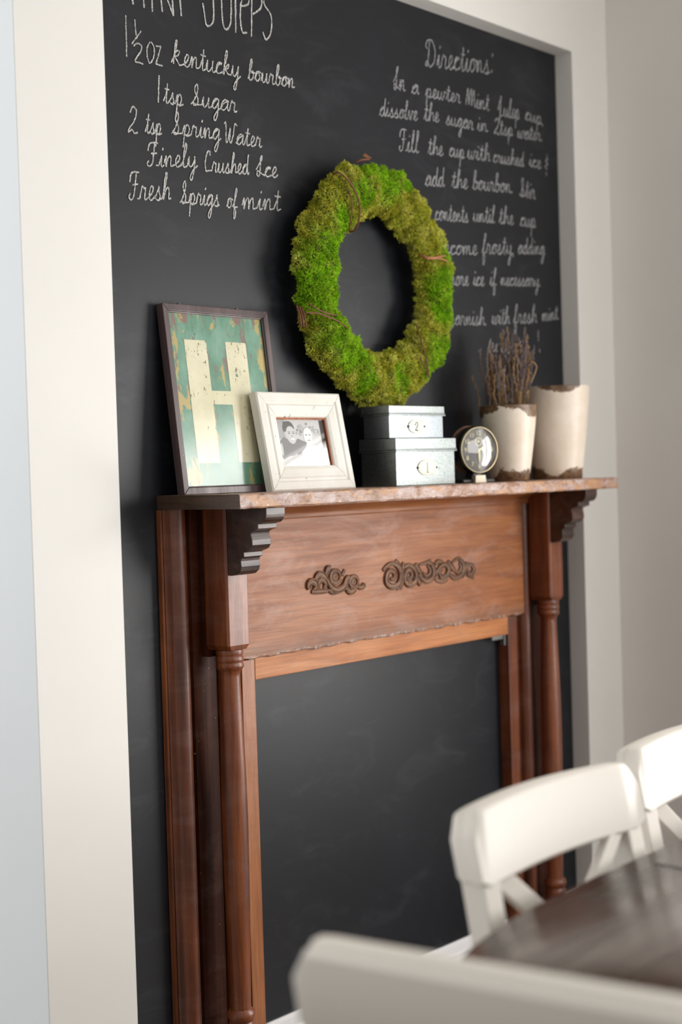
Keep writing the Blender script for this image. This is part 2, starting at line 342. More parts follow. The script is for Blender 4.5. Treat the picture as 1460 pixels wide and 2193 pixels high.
def chalk_line(label, words, extra=(), off=(220, 0), xh=20, wd=.0030, mat=None):
    mb = MB()
    for wd_ in words:
        t, a, b = wd_[:3]; h = wd_[3] if len(wd_) > 3 else xh
        write(t, (off[0] + a[0] / 2.92, off[1] + a[1] / 2.92), (off[0] + b[0] / 2.92, off[1] + b[1] / 2.92), h, wd, mb)
    for e in extra: px_stroke(mb, e, wd, len(e) > 2, off, 2.92)
    o = mb.build('chalk_writing', mat or m_chalk, brd, fixn=False); o['label'] = label
L0 = (220, 0)
chalk_line('chalk title MINT JULEPS in tall capitals', [], [
    [(160, -150), (188, 28)], [(160, -150), (225, 0)], [(225, 0), (240, -150)], [(240, -150), (257, 50)], [(300, -140), (309, 75)],
    [(352, -130), (370, 75)], [(352, -130), (440, 100)], [(440, 100), (425, -110)], [(475, -110), (488, 102)], [(430, -110), (530, -95)],
    [(690, -70), (690, 20), (690, 120), (670, 160), (645, 155), (635, 100), (622, 20)],
    [(740, -60), (742, 60), (750, 150), (770, 186), (795, 150), (800, 60), (798, -60)],
    [(828, -50), (830, 205)], [(855, 40), (905, 30), (910, -10), (885, -30), (862, 20), (858, 120), (870, 200), (900, 205)],
    [(930, -30), (928, 230)], [(930, -30), (985, -10), (985, 50), (935, 90)], [(1055, -10), (1020, -30), (1005, 20), (1045, 90), (1053, 160), (1040, 225), (1015, 247), (998, 200)]],
    wd=.0038)
chalk_line('chalk line 1 1/2 oz Kentucky bourbon', [('Kentucky', (425, 398), (872, 492), 24), ('bourbon', (905, 497), (1208, 556), 20)],
    [[(142, 95), (147, 355)], [(198, 122), (205, 222)], [(238, 195), (180, 276)], [(192, 290), (210, 272), (238, 285), (235, 320), (198, 380), (225, 392), (250, 402)],
     [(295, 262), (275, 300), (277, 360), (292, 396), (315, 360), (318, 300), (298, 262)], [(330, 288), (362, 292)], [(362, 292), (330, 400)], [(330, 400), (372, 413)]])
chalk_line('chalk line 1 tsp Sugar', [('tsp', (378, 640), (512, 668), 22), ('Sugar', (550, 655), (850, 706), 21)], [[(350, 470), (345, 642)]])
chalk_line('chalk line 2 tsp Spring Water', [('2', (155, 832), (235, 835), 27), ('tsp', (262, 832), (378, 846), 22), ('Spring', (428, 838), (748, 878), 22), ('Water', (752, 890), (1005, 925), 20)])
chalk_line('chalk line Finely Crushed Ice', [('Finely', (275, 1040), (605, 1048), 23), ('Crushed', (628, 1072), (922, 1092), 20), ('Ice', (955, 1100), (1105, 1112), 20)])
chalk_line('chalk line Fresh Sprigs of mint', [('Fresh', (160, 1250), (438, 1252), 27), ('Sprigs', (480, 1272), (738, 1292), 22), ('of', (772, 1298), (850, 1305), 19), ('mint', (868, 1306), (1128, 1318), 23)])
L1 = (780, 60)
def rline(label, words, off=L1, xh=15, extra=()): chalk_line(label, words, extra, off, xh, .0034, m_chalk2)
rline('chalk heading Directions', [('Directions:', (380, 240), (815, 292), 27)])
rline('chalk line In a pewter Mint Julep cup', [('In', (178, 385), (265, 400), 23), ('a', (293, 408), (350, 415), 17), ('pewter', (380, 430), (610, 472), 17), ('Mint', (632, 486), (790, 520), 18), ('Julep', (832, 548), (975, 572), 18), ('cup,', (1003, 572), (1128, 612), 15)])
rline('chalk line dissolve the sugar in 2 tsp water', [('dissolve', (92, 548), (340, 580), 18), ('the', (370, 578), (475, 590), 18), ('sugar', (508, 602), (690, 640), 17), ('in', (702, 640), (782, 652), 16), ('2tsp', (808, 662), (935, 676), 16), ('water.', (955, 686), (1118, 708), 15)])
rline('chalk line Fill the cup with crushed ice', [('Fill', (215, 768), (350, 782), 21), ('the', (395, 788), (500, 802), 18), ('cup', (528, 800), (632, 818), 17), ('with', (642, 815), (795, 836), 17), ('crushed', (803, 838), (1003, 868), 15), ('ice', (1028, 862), (1112, 884), 15), ('&', (1122, 890), (1160, 897), 15)])
rline('chalk line add the bourbon Stir', [('add', (378, 985), (508, 992), 19), ('the', (543, 998), (655, 1006), 18), ('bourbon.', (675, 1008), (935, 1034), 18), ('Stir', (968, 1052), (1075, 1072), 18)])
rline('chalk line contents until the cup', [('contents', (438, 1200), (655, 1216), 18), ('until', (678, 1210), (822, 1220), 17), ('the', (840, 1222), (940, 1232), 17), ('cup', (972, 1238), (1078, 1248), 17)])
L2 = (780, 480)
rline('chalk line become frosty adding', [('become', (455, 188), (715, 192), 18), ('frosty,', (732, 185), (945, 190), 19), ('adding', (957, 184), (1132, 190), 16)], L2)
rline('chalk line more ice if necessary', [('more', (520, 382), (658, 385), 18), ('ice', (678, 383), (755, 386), 17), ('if', (783, 385), (830, 386), 17), ('necessary.', (850, 383), (1108, 388), 15)], L2)
rline('chalk line garnish with fresh mint', [('Garnish.', (520, 628), (770, 632), 17), ('with', (795, 625), (915, 625), 17), ('fresh', (930, 622), (1085, 616), 18), ('mint.', (1108, 608), (1222, 592), 15)], L2)
rline('chalk word enjoy behind the lavender', [('enjoy', (770, 800), (1040, 800), 17)], L2, extra=[[(1085, 665), (1087, 730)], [(1094, 780), (1095, 802)], [(790, 716), (775, 770)]])

# ------------------------------------------------------------------ mantel
man = thing('fireplace_mantel', 'reddish brown wooden fireplace mantel surround standing against the chalkboard wall', 'mantel')
SH = 1.26
# shelf: worn plank, edges slightly uneven
def worn_box(x0, x1, y0, y1, z0, z1, nx, amp):
    mb = MB(); ny = 6; ring = []
    prof = []
    e = .003
    prof = [(y1, z0), (y0 + e, z0), (y0, z0 + e), (y0, (z0 + z1) / 2), (y0, z1 - e), (y0 + e, z1), (y1, z1)]
    vs = []; n = len(prof)
    for i in range(nx + 1):
        x = x0 + (x1 - x0) * i / nx
        for j, (y, z) in enumerate(prof):
            a = amp if 0 < j < n - 1 else 0
            vs.append((x, y + a * random.uniform(-1, 1), z + a * .5 * random.uniform(-1, 1)))
    fs = [(i * n + j, i * n + (j + 1) % n, (i + 1) * n + (j + 1) % n, (i + 1) * n + j) for i in range(nx) for j in range(n)]
    fs += [tuple(range(n)), tuple(nx * n + j for j in reversed(range(n)))]
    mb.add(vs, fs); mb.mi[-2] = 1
    return mb
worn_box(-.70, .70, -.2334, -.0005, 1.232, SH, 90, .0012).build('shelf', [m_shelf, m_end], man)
# cove moulding under the shelf
cv = [(-.040, 1.232), (-.082, 1.232), (-.082, 1.226)] + [(-.080 + .034 * math.sin(a), 1.224 - .020 * (1 - math.cos(a))) for a in np.linspace(0, math.pi / 2, 7)] + [(-.047, 1.200), (-.040, 1.198)]
MB().prism(cv, 'x', -.559, .559).build('cove_moulding', m_wood_x, man, smooth=True)
fp = MB()
fr_n = 60; zb = [(.911 + .0016 * math.sin(i * 1.7) + .0012 * random.uniform(-1, 1)) for i in range(fr_n + 1)]
vs = []; xs = np.linspace(-.535, .535, fr_n + 1)
for i, x in enumerate(xs): vs += [(x, -.042, 1.232), (x, -.042, zb[i] + .002), (x, -.040, zb[i]), (x, -.002, zb[i]), (x, -.002, 1.232)]
fs = [(i * 5 + j, i * 5 + (j + 1) % 5, (i + 1) * 5 + (j + 1) % 5, (i + 1) * 5 + j) for i in range(fr_n) for j in range(5)] + [(0, 1, 2, 3, 4), tuple(fr_n * 5 + j for j in reversed(range(5)))]
fp.add(vs, fs).build('frieze_panel', m_wood_x, man)
MB().box(-.469, .469, -.034, -.001, .864, .9135).build('lintel_strip', m_wood_lt, man, bevel=.001)
for s in (-1, 1):
    a, b = sorted((s * .470, s * .509))
    MB().box(a, b, -.034, -.001, 0, .909).build('inner_stile', m_wood_st if s < 0 else m_wood_mo, man, bevel=.0012)
    # pilaster board: plan profile from the inner groove to the outer edge
    def arc(c, r1, r2, n=8): return [(c - r1 * math.cos(t), -.018 - r2 * math.sin(t)) for t in np.linspace(0, math.pi, n)]
    pl = [(.5095, -.001), (.5095, -.020), (.5365, -.020), (.5365, -.012), (.573, -.012), (.576, -.027), (.640, -.027), (.643, -.016), (.649, -.012), (.6985, -.012), (.6985, -.001)]
    MB().prism([(s * p[0], p[1]) for p in [(.538, -.0125)] + arc(.5545, .0165, .026) + [(.571, -.0125)]], 'z', 0, 1.2315).build('inner_moulding', m_wood_mo, man, smooth=True)
    MB().prism([(s * p[0], p[1]) for p in [(.6505, -.0125)] + arc(.6735, .021, .027, 12) + [(.6975, -.0125)]], 'z', 0, 1.2315).build('outer_moulding', m_wood_mo, man, smooth=True)
    MB().prism([(s * p[0], p[1]) for p in pl], 'z', 0, 1.2315).build('pilaster_board', m_wood_z, man, smooth=True)
    MB().box(*sorted((s * .699, s * .7045)), -.013, -.001, 0, 1.2315).build('backing_edge', m_raw, man, bevel=.001)
    c = s * .589; hw = .0315
    # capital block with chamfered foot
    mb = MB(); y0, y1 = -.110, -.047; zc = [(0, .945, .006), (1, .955, 0), (2, 1.2315, 0)]
    vs = []
    for _, z, ins in zc:
        i_ = ins + .004
        vs += [(c - hw + i_, y0 + ins * .5, z), (c + hw - i_, y0 + ins * .5, z), (c + hw - ins, y0 + i_, z), (c + hw - ins, y1, z), (c - hw + ins, y1, z), (c - hw + ins, y0 + i_, z)]
    fs = [(k * 6 + j, k * 6 + (j + 1) % 6, (k + 1) * 6 + (j + 1) % 6, (k + 1) * 6 + j) for k in range(2) for j in range(6)] + [tuple(reversed(range(6))), tuple(12 + j for j in range(6))]
    mb.add(vs, fs).build('capital_block', m_wood_col, man, bevel=.001)
    MB().box(c - .026, c + .026, -.0465, -.0275, .93, 1.2315).build('backing_block', m_wood_z, man)
    prof = [(.020, .9445), (.0275, .9445), (.0285, .938), (.0265, .933), (.0285, .930), (.0295, .924), (.027, .919), (.0285, .915), (.0290, .910), (.0255, .905), (.0215, .900),
            (.0205, .89), (.0215, .85), (.0235, .78), (.0258, .70), (.0268, .60), (.0262, .50), (.0245, .40), (.0222, .30), (.0208, .225), (.021, .212), (.0275, .206), (.029, .198), (.026, .190), (.0235, .186), (.027, .178), (.0275, .168), (.022, .160), (.022, .1505)]
    MB().lathe(prof, (c, -.080, 0), 36).build('column', m_wood_col, man, smooth=True)
    MB().box(c - hw, c + hw, -.110, -.0275, 0, .150).build('base_block', m_wood_col, man, bevel=.003)
    # scroll bracket: stepped profile
    bp = [(-.111, 1.2315), (-.2205, 1.2315), (-.2205, 1.222)]
    bp += [(-.2205 + .0165 * (1 - math.cos(t)) , 1.222 - .021 * math.sin(t)) for t in np.linspace(.2, math.pi / 2, 6)]
    bp += [(-.197, 1.200), (-.197, 1.190), (-.189, 1.188)]
    bp += [(-.178 + .000, 1.184), (-.1765, 1.180), (-.1800, 1.168), (-.1800, 1.158), (-.1740, 1.150), (-.1660, 1.147)]
    bp += [(-.156, 1.144), (-.156, 1.134), (-.149, 1.132), (-.147, 1.126), (-.1485, 1.115), (-.145, 1.106), (-.136, 1.099), (-.120, 1.0965), (-.111, 1.0965)]
    MB().prism(bp, 'x', c - .027, c + .027).build('bracket', m_wood_dk, man, bevel=.0012)
# carved ornaments
def carve(strokes):
    mb = MB()
    for st in strokes:
        pts, r = st; q = spline(pts, 4)
        W = [on_y(640 + p[0] / 3.65, 1180 + p[1] / 3.65, -.0425) for p in q]; n = len(W); r *= 1.15
        rs = [r * (.55 + .45 * math.sin(math.pi * min(1, max(0, (i + .6) / n)))) for i in range(n)]
        mb.tube([tuple(p) for p in W], rs, 8, flat=.75)
        for sd in (-1, 1):
            E_ = []
            for i in range(n):
                t_ = W[min(i + 1, n - 1)] - W[max(i - 1, 0)]; t_ = t_ / (np.linalg.norm(t_) + 1e-9)
                E_.append(tuple(W[i] + np.array([-t_[2], 0, t_[0]]) * sd * rs[i] * .85 + np.array([0, -rs[i] * .55, 0])))
            mb.tube(E_, [max(.0008, q_ * .27) for q_ in rs], 5)
    return mb
def ring(x, y, rx, ry, a0=0, a1=360, n=12, shrink=0): return [(x + rx * (1 - shrink * i / n) * math.cos(math.radians(a0 + (a1 - a0) * i / n)), y + ry * (1 - shrink * i / n) * math.sin(math.radians(a0 + (a1 - a0) * i / n))) for i in range(n + 1)]
R1 = .0042
left = [(ring(283, 200, 38, 50), R1), (ring(283, 200, 12, 16, n=8), .0035), (ring(428, 240, 32, 44), R1), (ring(428, 240, 10, 14, n=8), .0035), ([(205, 190), (220, 140), (245, 128)], .006),
        ([(215, 215), (240, 270), (290, 305), (345, 275), (370, 215), (392, 200)], .0065), ([(120, 245), (135, 200), (160, 180), (195, 200), (215, 240)], .006),
        ([(150, 300), (155, 240), (185, 225), (205, 262), (190, 290)], .005), ([(75, 300), (70, 265), (90, 240), (120, 250), (128, 285), (110, 308)], .0065),
        ([(95, 318), (150, 316), (225, 312)], .005), ([(225, 300), (270, 322), (320, 305)], .005), ([(365, 290), (400, 318), (440, 295)], .006), ([(455, 275), (480, 285), (503, 268), (490, 258)], .005), ([(335, 190), (355, 145)], .0035)]
right = [([(655, 152), (690, 112), (735, 98), (775, 130), (790, 200), (765, 265), (715, 275), (680, 240), (685, 180), (715, 150), (745, 180), (735, 220), (712, 215)], .0058),
         ([(752, 72), (782, 120), (800, 190), (792, 250), (762, 300)], .0052), ([(815, 85), (806, 150), (806, 220), (790, 300)], .0048),
         ([(820, 130), (855, 108), (895, 135), (915, 200), (890, 255), (850, 262), (825, 220), (835, 165), (862, 150), (880, 185), (862, 220), (848, 205)], .0055),
         ([(905, 98), (925, 140), (955, 180)], .0052), ([(935, 180), (960, 215), (1000, 235), (1040, 205), (1050, 150), (1030, 100), (1000, 90)], .0058), ([(968, 170), (990, 195), (1015, 180), (1020, 140), (1000, 112)], .0042),
         ([(925, 200), (935, 245), (945, 268)], .005), ([(880, 262), (905, 235), (900, 200)], .005), ([(940, 105), (985, 95), (1030, 70)], .0035),
         ([(1050, 215), (1075, 165), (1105, 120), (1140, 105), (1165, 140), (1150, 190), (1110, 205), (1095, 165), (1120, 140)], .0055), ([(1060, 100), (1090, 80), (1120, 90)], .0045), ([(1065, 225), (1120, 238), (1160, 215)], .0045),
         ([(1160, 78), (1185, 120), (1215, 155)], .0055), ([(1175, 185), (1215, 212), (1255, 195), (1282, 150), (1278, 95), (1250, 65)], .0058), ([(1212, 150), (1240, 170), (1262, 130), (1250, 90)], .004), ([(1195, 90), (1225, 65), (1260, 50)], .0032),
         ([(1272, 208), (1295, 150), (1310, 85)], .0045), ([(1310, 130), (1340, 105), (1362, 140), (1345, 180), (1318, 175), (1325, 145)], .0048), ([(1310, 190), (1345, 200), (1365, 212)], .0035)]
o = carve(left).build('carved_ornament', m_carve, man, smooth=True); o['label'] = 'short carved scroll remnant, left half of the frieze'
o = carve(right).build('carved_ornament', m_carve, man, smooth=True); o['label'] = 'longer carved leaf scroll, right half of the frieze'
m_steel = NT('dull_steel').set(sr(150, 152, 150), .4, .9).m
pb = MB().box(.415, .469, -.022, -.016, .852, .8635).box(.463, .469, -.026, -.012, .835, .8635)
o = pb.build('mending_plate', m_steel, man, bevel=.0005); o['label'] = 'grey metal mending plate in the opening corner'

# ------------------------------------------------------------------ glass
def glass_mat(name, strength=1.0, rough=.0, f0=.05):
    t = NT(name); nt = t.t; nt.nodes.remove(t.b); out = [n for n in nt.nodes if n.type == 'OUTPUT_MATERIAL'][0]
    tr = t.n('ShaderNodeBsdfTransparent'); gl = t.n('ShaderNodeBsdfGlossy'); gl.inputs['Roughness'].default_value = rough; gl.inputs['Color'].default_value = (1, 1, 1, 1)
    lw = t.n('ShaderNodeLayerWeight'); lw.inputs['Blend'].default_value = .5; mx = t.n('ShaderNodeMixShader')
    k = t.math('ADD', t.math('MULTIPLY', t.math('POWER', lw.outputs['Facing'], 5.0), .96), f0)
    t.l(t.math('MULTIPLY', k, strength, True), mx.inputs[0]); t.l(tr.outputs[0], mx.inputs[1]); t.l(gl.outputs[0], mx.inputs[2]); t.l(mx.outputs[0], out.inputs[0]); return t.m
m_glass = glass_mat('picture_glass', 1.5, .04); m_glass_h = glass_mat('dull_picture_glass', .60, .14)

# ------------------------------------------------------------------ letter H picture
Hw, Hh, Ht = .302, .386, .020
lean = math.asin(.046 / Hh)
hp = thing('framed_letter_print', 'dark-framed print of a big cream letter H on worn green, leaning on the chalkboard', 'picture', (-.686, -.067, SH + .0005), 0, rx=-lean)
m_hframe = wood('dark_frame_wood', (58, 44, 44), (88, 72, 72), (112, 94, 94), 'z', rough=.35, dirt=.3, coat=.3)
fw = .017
def rails(W, H, T, fw, mat, root, mitre=True, prof=None, name='frame_rail', y_front=0, bev=.001):
    """four mitred rails; front at y=0, back at y=T. prof: list of (inset from outer edge, y)"""
    prof = prof or [(0, T), (0, 0), (fw, 0), (fw, T)]
    for k in range(4):
        mb = MB(); vs = []
        for end in (0, 1):
            for (i, y) in prof:
                if k == 0: p = ((i if end == 0 else W - i), y, i)
                elif k == 1: p = ((i if end == 0 else W - i), y, H - i)
                elif k == 2: p = (i, y, (i if end == 0 else H - i))
                else: p = (W - i, y, (i if end == 0 else H - i))
                e = .0003 * (1 if end == 0 else -1)
                vs.append((p[0] + e, p[1], p[2]) if k < 2 else (p[0], p[1], p[2] + e))
        n = len(prof); fs = [(j, (j + 1) % n, n + (j + 1) % n, n + j) for j in range(n)] + [tuple(range(n)), tuple(n + j for j in reversed(range(n)))]
        mb.add(vs, fs).build(name, mat, root, bevel=bev)
rails(Hw, Hh, Ht, fw, m_hframe, hp, prof=[(0, Ht), (0, 0), (fw - .003, 0), (fw - .003, .003), (fw, .004), (fw, Ht)])
# the print: painted metal, procedural wear
t = NT('worn_green_print'); v = t.coord((1, 1, .7)); vstreak = t.coord((1.6, 1, .55))
g0 = t.ramp(t.noise(t.coord((1, 1, .6)), 14, 6, .65), [(.32, sr(70, 120, 94)), (.5, sr(90, 144, 118)), (.68, sr(122, 166, 146))])
sepx = t.n('ShaderNodeSeparateXYZ'); t.l(t.coord(), sepx.inputs[0])
topw = t.math('MULTIPLY', t.math('SUBTRACT', sepx.outputs[2], .17), 2.6, True)          # more wear near the top of the sheet
edge = t.math('MULTIPLY', t.math('SUBTRACT', t.math('ABSOLUTE', t.math('SUBTRACT', sepx.outputs[0], .151)), .085), 9, True)
wn = t.noise(vstreak, 26, 6, .68, .4)
wearY = t.math('ADD', wn, t.math('MULTIPLY', edge, .26))
g1 = t.mix(t.ramp(wearY, [(.585, BW(0)), (.62, BW(.85))]), g0, sr(192, 166, 92))
wn2 = t.noise(vstreak, 24, 8, .74, .6); wearR = t.math('ADD', wn2, t.math('MULTIPLY', topw, .27))
g2 = t.mix(t.ramp(wearR, [(.63, BW(0)), (.66, BW(.85))]), g1, sr(134, 88, 84))
g2 = t.mix(t.ramp(t.math('ADD', t.noise(vstreak, 31, 8, .72, .3), t.math('MULTIPLY', topw, .14)), [(.675, BW(0)), (.69, BW(.9))]), g2, sr(58, 50, 48))
t.set(g2, .45); m_print = t.m
t = NT('worn_cream_letter'); v = t.coord(); n1 = t.noise(v, 9, 5, .6)
c = t.ramp(n1, [(.35, sr(206, 200, 162)), (.65, sr(226, 222, 192))])
sepx = t.n('ShaderNodeSeparateXYZ'); t.l(v, sepx.inputs[0])
topw = t.math('MULTIPLY', t.math('SUBTRACT', sepx.outputs[2], .24), 2.5, True)
k = t.math('ADD', t.noise(t.coord((1.3, 1, .7)), 85, 6, .72, .3), t.math('MULTIPLY', topw, .22))
c = t.mix(t.ramp(k, [(.62, BW(0)), (.635, BW(.95))]), c, sr(96, 84, 66)); c = t.mix(t.ramp(t.noise(t.coord((1, 1, 1)), 22, 3, .6), [(.70, BW(0)), (.72, BW(.9))]), c, sr(74, 120, 104))
t.set(c, .45); m_cream = t.m
MB().box(fw - .001, Hw - fw + .001, .008, .0095, fw - .001, Hh - fw + .001).build('print', m_print, hp)
H = MB(); y0, y1 = .0074, .0079
X = lambda f_: fw + f_ * (Hw - 2 * fw); Zz = lambda f_: fw + f_ * (Hh - 2 * fw)
H.prism([(X(.14), Zz(.132)), (X(.37), Zz(.132)), (X(.37), Zz(.475)), (X(.575), Zz(.475)), (X(.575), Zz(.132)), (X(.80), Zz(.132)), (X(.80), Zz(.85)), (X(.575), Zz(.85)), (X(.575), Zz(.555)), (X(.37), Zz(.555)), (X(.37), Zz(.85)), (X(.14), Zz(.85))], 'y', y0, y1)
H.build('letter', m_cream, hp)
MB().box(fw - .001, Hw - fw + .001, .0058, .0066, fw - .001, Hh - fw + .001).build('glass_pane', m_glass_h, hp)
for hx in (.05, .215): MB().box(hx, hx + .006, .006, .014, Hh, Hh + .004).build('hanger_tab', m_hframe, hp)

# ------------------------------------------------------------------ white photo frame
Ww, Wh, Wt = .267, .214, .022
wl = math.asin(.042 / Wh)
wf = thing('photo_frame', 'chunky distressed white frame holding a black and white couple photograph', 'picture frame', (-.4705, -.106, SH + .0005), 0, rx=-wl)
t = NT('distressed_white_paint'); v = t.coord(); n = t.noise(v, 9, 4)
c = t.ramp(n, [(.3, sr(226, 222, 212)), (.7, sr(240, 238, 231))])
ch = t.noise(v, 75, 5, .7, .5); big = t.noise(v, 16, 3); c = t.mix(t.ramp(t.math('ADD', ch, t.math('MULTIPLY', big, .25)), [(.80, BW(0)), (.815, BW(1))]), c, sr(92, 66, 44))
t.set(c, .5); t.bump(ch, .25, .001); m_wframe = t.m
bw = .054
rails(Ww, Wh, Wt, bw, m_wframe, wf, prof=[(0, Wt), (0, .004), (.003, .001), (.018, 0), (.022, .003), (.026, .003), (.030, .0005), (.046, .003), (.052, .006), (bw, .009), (bw, Wt - .004)], bev=.0006)
m_lip = wood('frame_lip_wood', (120, 62, 30), (158, 92, 50), (178, 112, 68), 'z', rough=.5)
iw, ih = Ww - 2 * bw, Wh - 2 * bw
lip = MB().box(bw + iw - .004, bw + iw, .009, Wt - .003, bw, bw + ih).box(bw, bw + iw, .009, Wt - .003, bw + ih - .004, bw + ih)
lip.build('inner_lip', m_lip, wf)
mphoto = lambda nm, a: NT(nm).set(sr(a, a, a), .35).m
PT = [mphoto('photo_tone_%s' % n_, a) for n_, a in (('pale', 214), ('light', 176), ('middle', 128), ('dark', 74), ('white', 246), ('black', 38))]
photo = thing  # readability only
pm = MB(); yy = .0165
def flat(mb, poly, y, mi):
    mb.add([(bw + p[0] * iw, y, bw + p[1] * ih) for p in poly], [tuple(range(len(poly)))], mi)
def ell(cx, cy, rx, ry, n=20, rot=0, a0=0, a1=360):
    return [(cx + rx * math.cos(math.radians(a)) * math.cos(rot) - ry * math.sin(math.radians(a)) * math.sin(rot), cy + rx * math.cos(math.radians(a)) * math.sin(rot) + ry * math.sin(math.radians(a)) * math.cos(rot)) for a in np.linspace(a0, a1, n, endpoint=(a1 - a0 < 360))]
flat(pm, [(0, 0), (.90, 0), (.90, 1), (0, 1)], yy, 0)
flat(pm, [(0, .55), (.18, .6), (.2, 1), (0, 1)], yy - .0001, 1)
flat(pm, [(.0, .28), (.02, .5), (.15, .62), (.3, .5), (.42, .58), (.58, .5), (.56, .36), (.4, .25), (.2, .22), (.08, .15)], yy - .0002, 2)      # his dark jacket
flat(pm, [(.04, .3), (.05, .45), (.09, .5), (.1, .4), (.09, .22)], yy - .00025, 0)
flat(pm, ell(.265, .79, .115, .155), yy - .0003, 3)                                                            # his hair
flat(pm, ell(.300, .655, .098, .185, rot=.05), yy - .0004, 0)                                                  # his face
flat(pm, ell(.190, .68, .02, .05), yy - .0004, 0)
flat(pm, ell(.25, .885, .085, .04, rot=-.4), yy - .00045, 3)
for ex in (.262, .345): flat(pm, ell(ex, .69, .022, .014), yy - .0005, 2); flat(pm, ell(ex, .722, .028, .008), yy - .0005, 2)
flat(pm, ell(.318, .57, .042, .022), yy - .0005, 4); flat(pm, ell(.312, .63, .012, .03), yy - .0005, 1)
for k in range(80):                                                                                           # her loose curls and veil
    a = random.uniform(0, math.pi); r = random.uniform(.12, .25)
    flat(pm, ell(min(.86, .64 + r * math.cos(a) * 1.1), min(.92, .66 + r * math.sin(a) * .95), random.uniform(.012, .03), random.uniform(.012, .034), 8, random.random() * 3), yy - .0003 - k * .0000025, random.choice((1, 2, 1, 0, 0, 1)))
flat(pm, ell(.63, .64, .09, .17, rot=-.05), yy - .0006, 4)
for ex in (.595, .665): flat(pm, ell(ex, .655, .02, .014), yy - .0007, 2)
flat(pm, ell(.635, .54, .035, .015), yy - .0007, 1)
flat(pm, [(.42, .0), (.45, .3), (.6, .45), (.8, .42), (.90, .25), (.90, 0)], yy - .00065, 4)                     # white dress
flat(pm, [(.3, 0), (.27, .2), (.34, .28), (.42, .1), (.42, 0)], yy - .00065, 0)
pm.build('photograph', PT, wf, fixn=False)
MB().box(bw - .003, bw + iw + .003, Wt - .0052, Wt - .0045, bw - .003, bw + ih + .003).build('backing_mat', NT('black_backing').set(sr(30, 27, 26), .6).m, wf)
MB().box(bw - .001, bw + iw - .0045, .0122, .013, bw - .001, bw + ih - .0045).build('glass_pane', m_glass, wf)

# ------------------------------------------------------------------ metal boxes
def galv(name, a, b, speck):
    t = NT(name); v = t.coord(); vo = t.n('ShaderNodeTexVoronoi'); vo.inputs['Scale'].default_value = 330; t.l(v, vo.inputs['Vector'])
    n = t.noise(v, 420, 3, .6); k = t.math('ADD', t.math('MULTIPLY', vo.outputs['Color'], .35), t.math('MULTIPLY', n, 1.1))
    c = t.ramp(k, [(.35, sr(*a)), (.75, sr(*b))]); t.set(c, .32, .93, spec=.5); t.bump(n, speck, .0008); return t.m
m_galv = galv('galvanised_metal', (84, 90, 90), (146, 152, 151), .3)
m_galv2 = galv('smooth_zinc_metal', (118, 124, 128), (150, 156, 160), .08)
m_plate = NT('cream_label_card').set(sr(238, 234, 216), .45).m
m_brass = NT('pale_brass').set(sr(150, 138, 104), .35, .8).m
m_hold = NT('cream_enamel_holder').set(sr(214, 208, 184), .35).m; m_rivet = NT('dark_rivet_steel').set(sr(92, 88, 78), .35, .8).m
m_ink = NT('printed_ink').set(sr(62, 76, 74), .6).m
def font_mesh(txt, size, mat, name, parent, loc, rot, extrude=.0001):
    cu = bpy.data.curves.new(name, 'FONT'); cu.body = txt; cu.size = size; cu.align_x = 'CENTER'; cu.align_y = 'CENTER'; cu.extrude = extrude; cu.resolution_u = 3
    tmp = bpy.data.objects.new(name + '_tmp', cu); COL.objects.link(tmp); dg = bpy.context.evaluated_depsgraph_get(); dg.update()
    me = bpy.data.meshes.new_from_object(tmp.evaluated_get(dg)); bpy.data.objects.remove(tmp); me.materials.clear(); me.materials.append(mat)
    o = bpy.data.objects.new(name, me); COL.objects.link(o); o.parent = parent; o.location = loc; o.rotation_euler = rot; return o
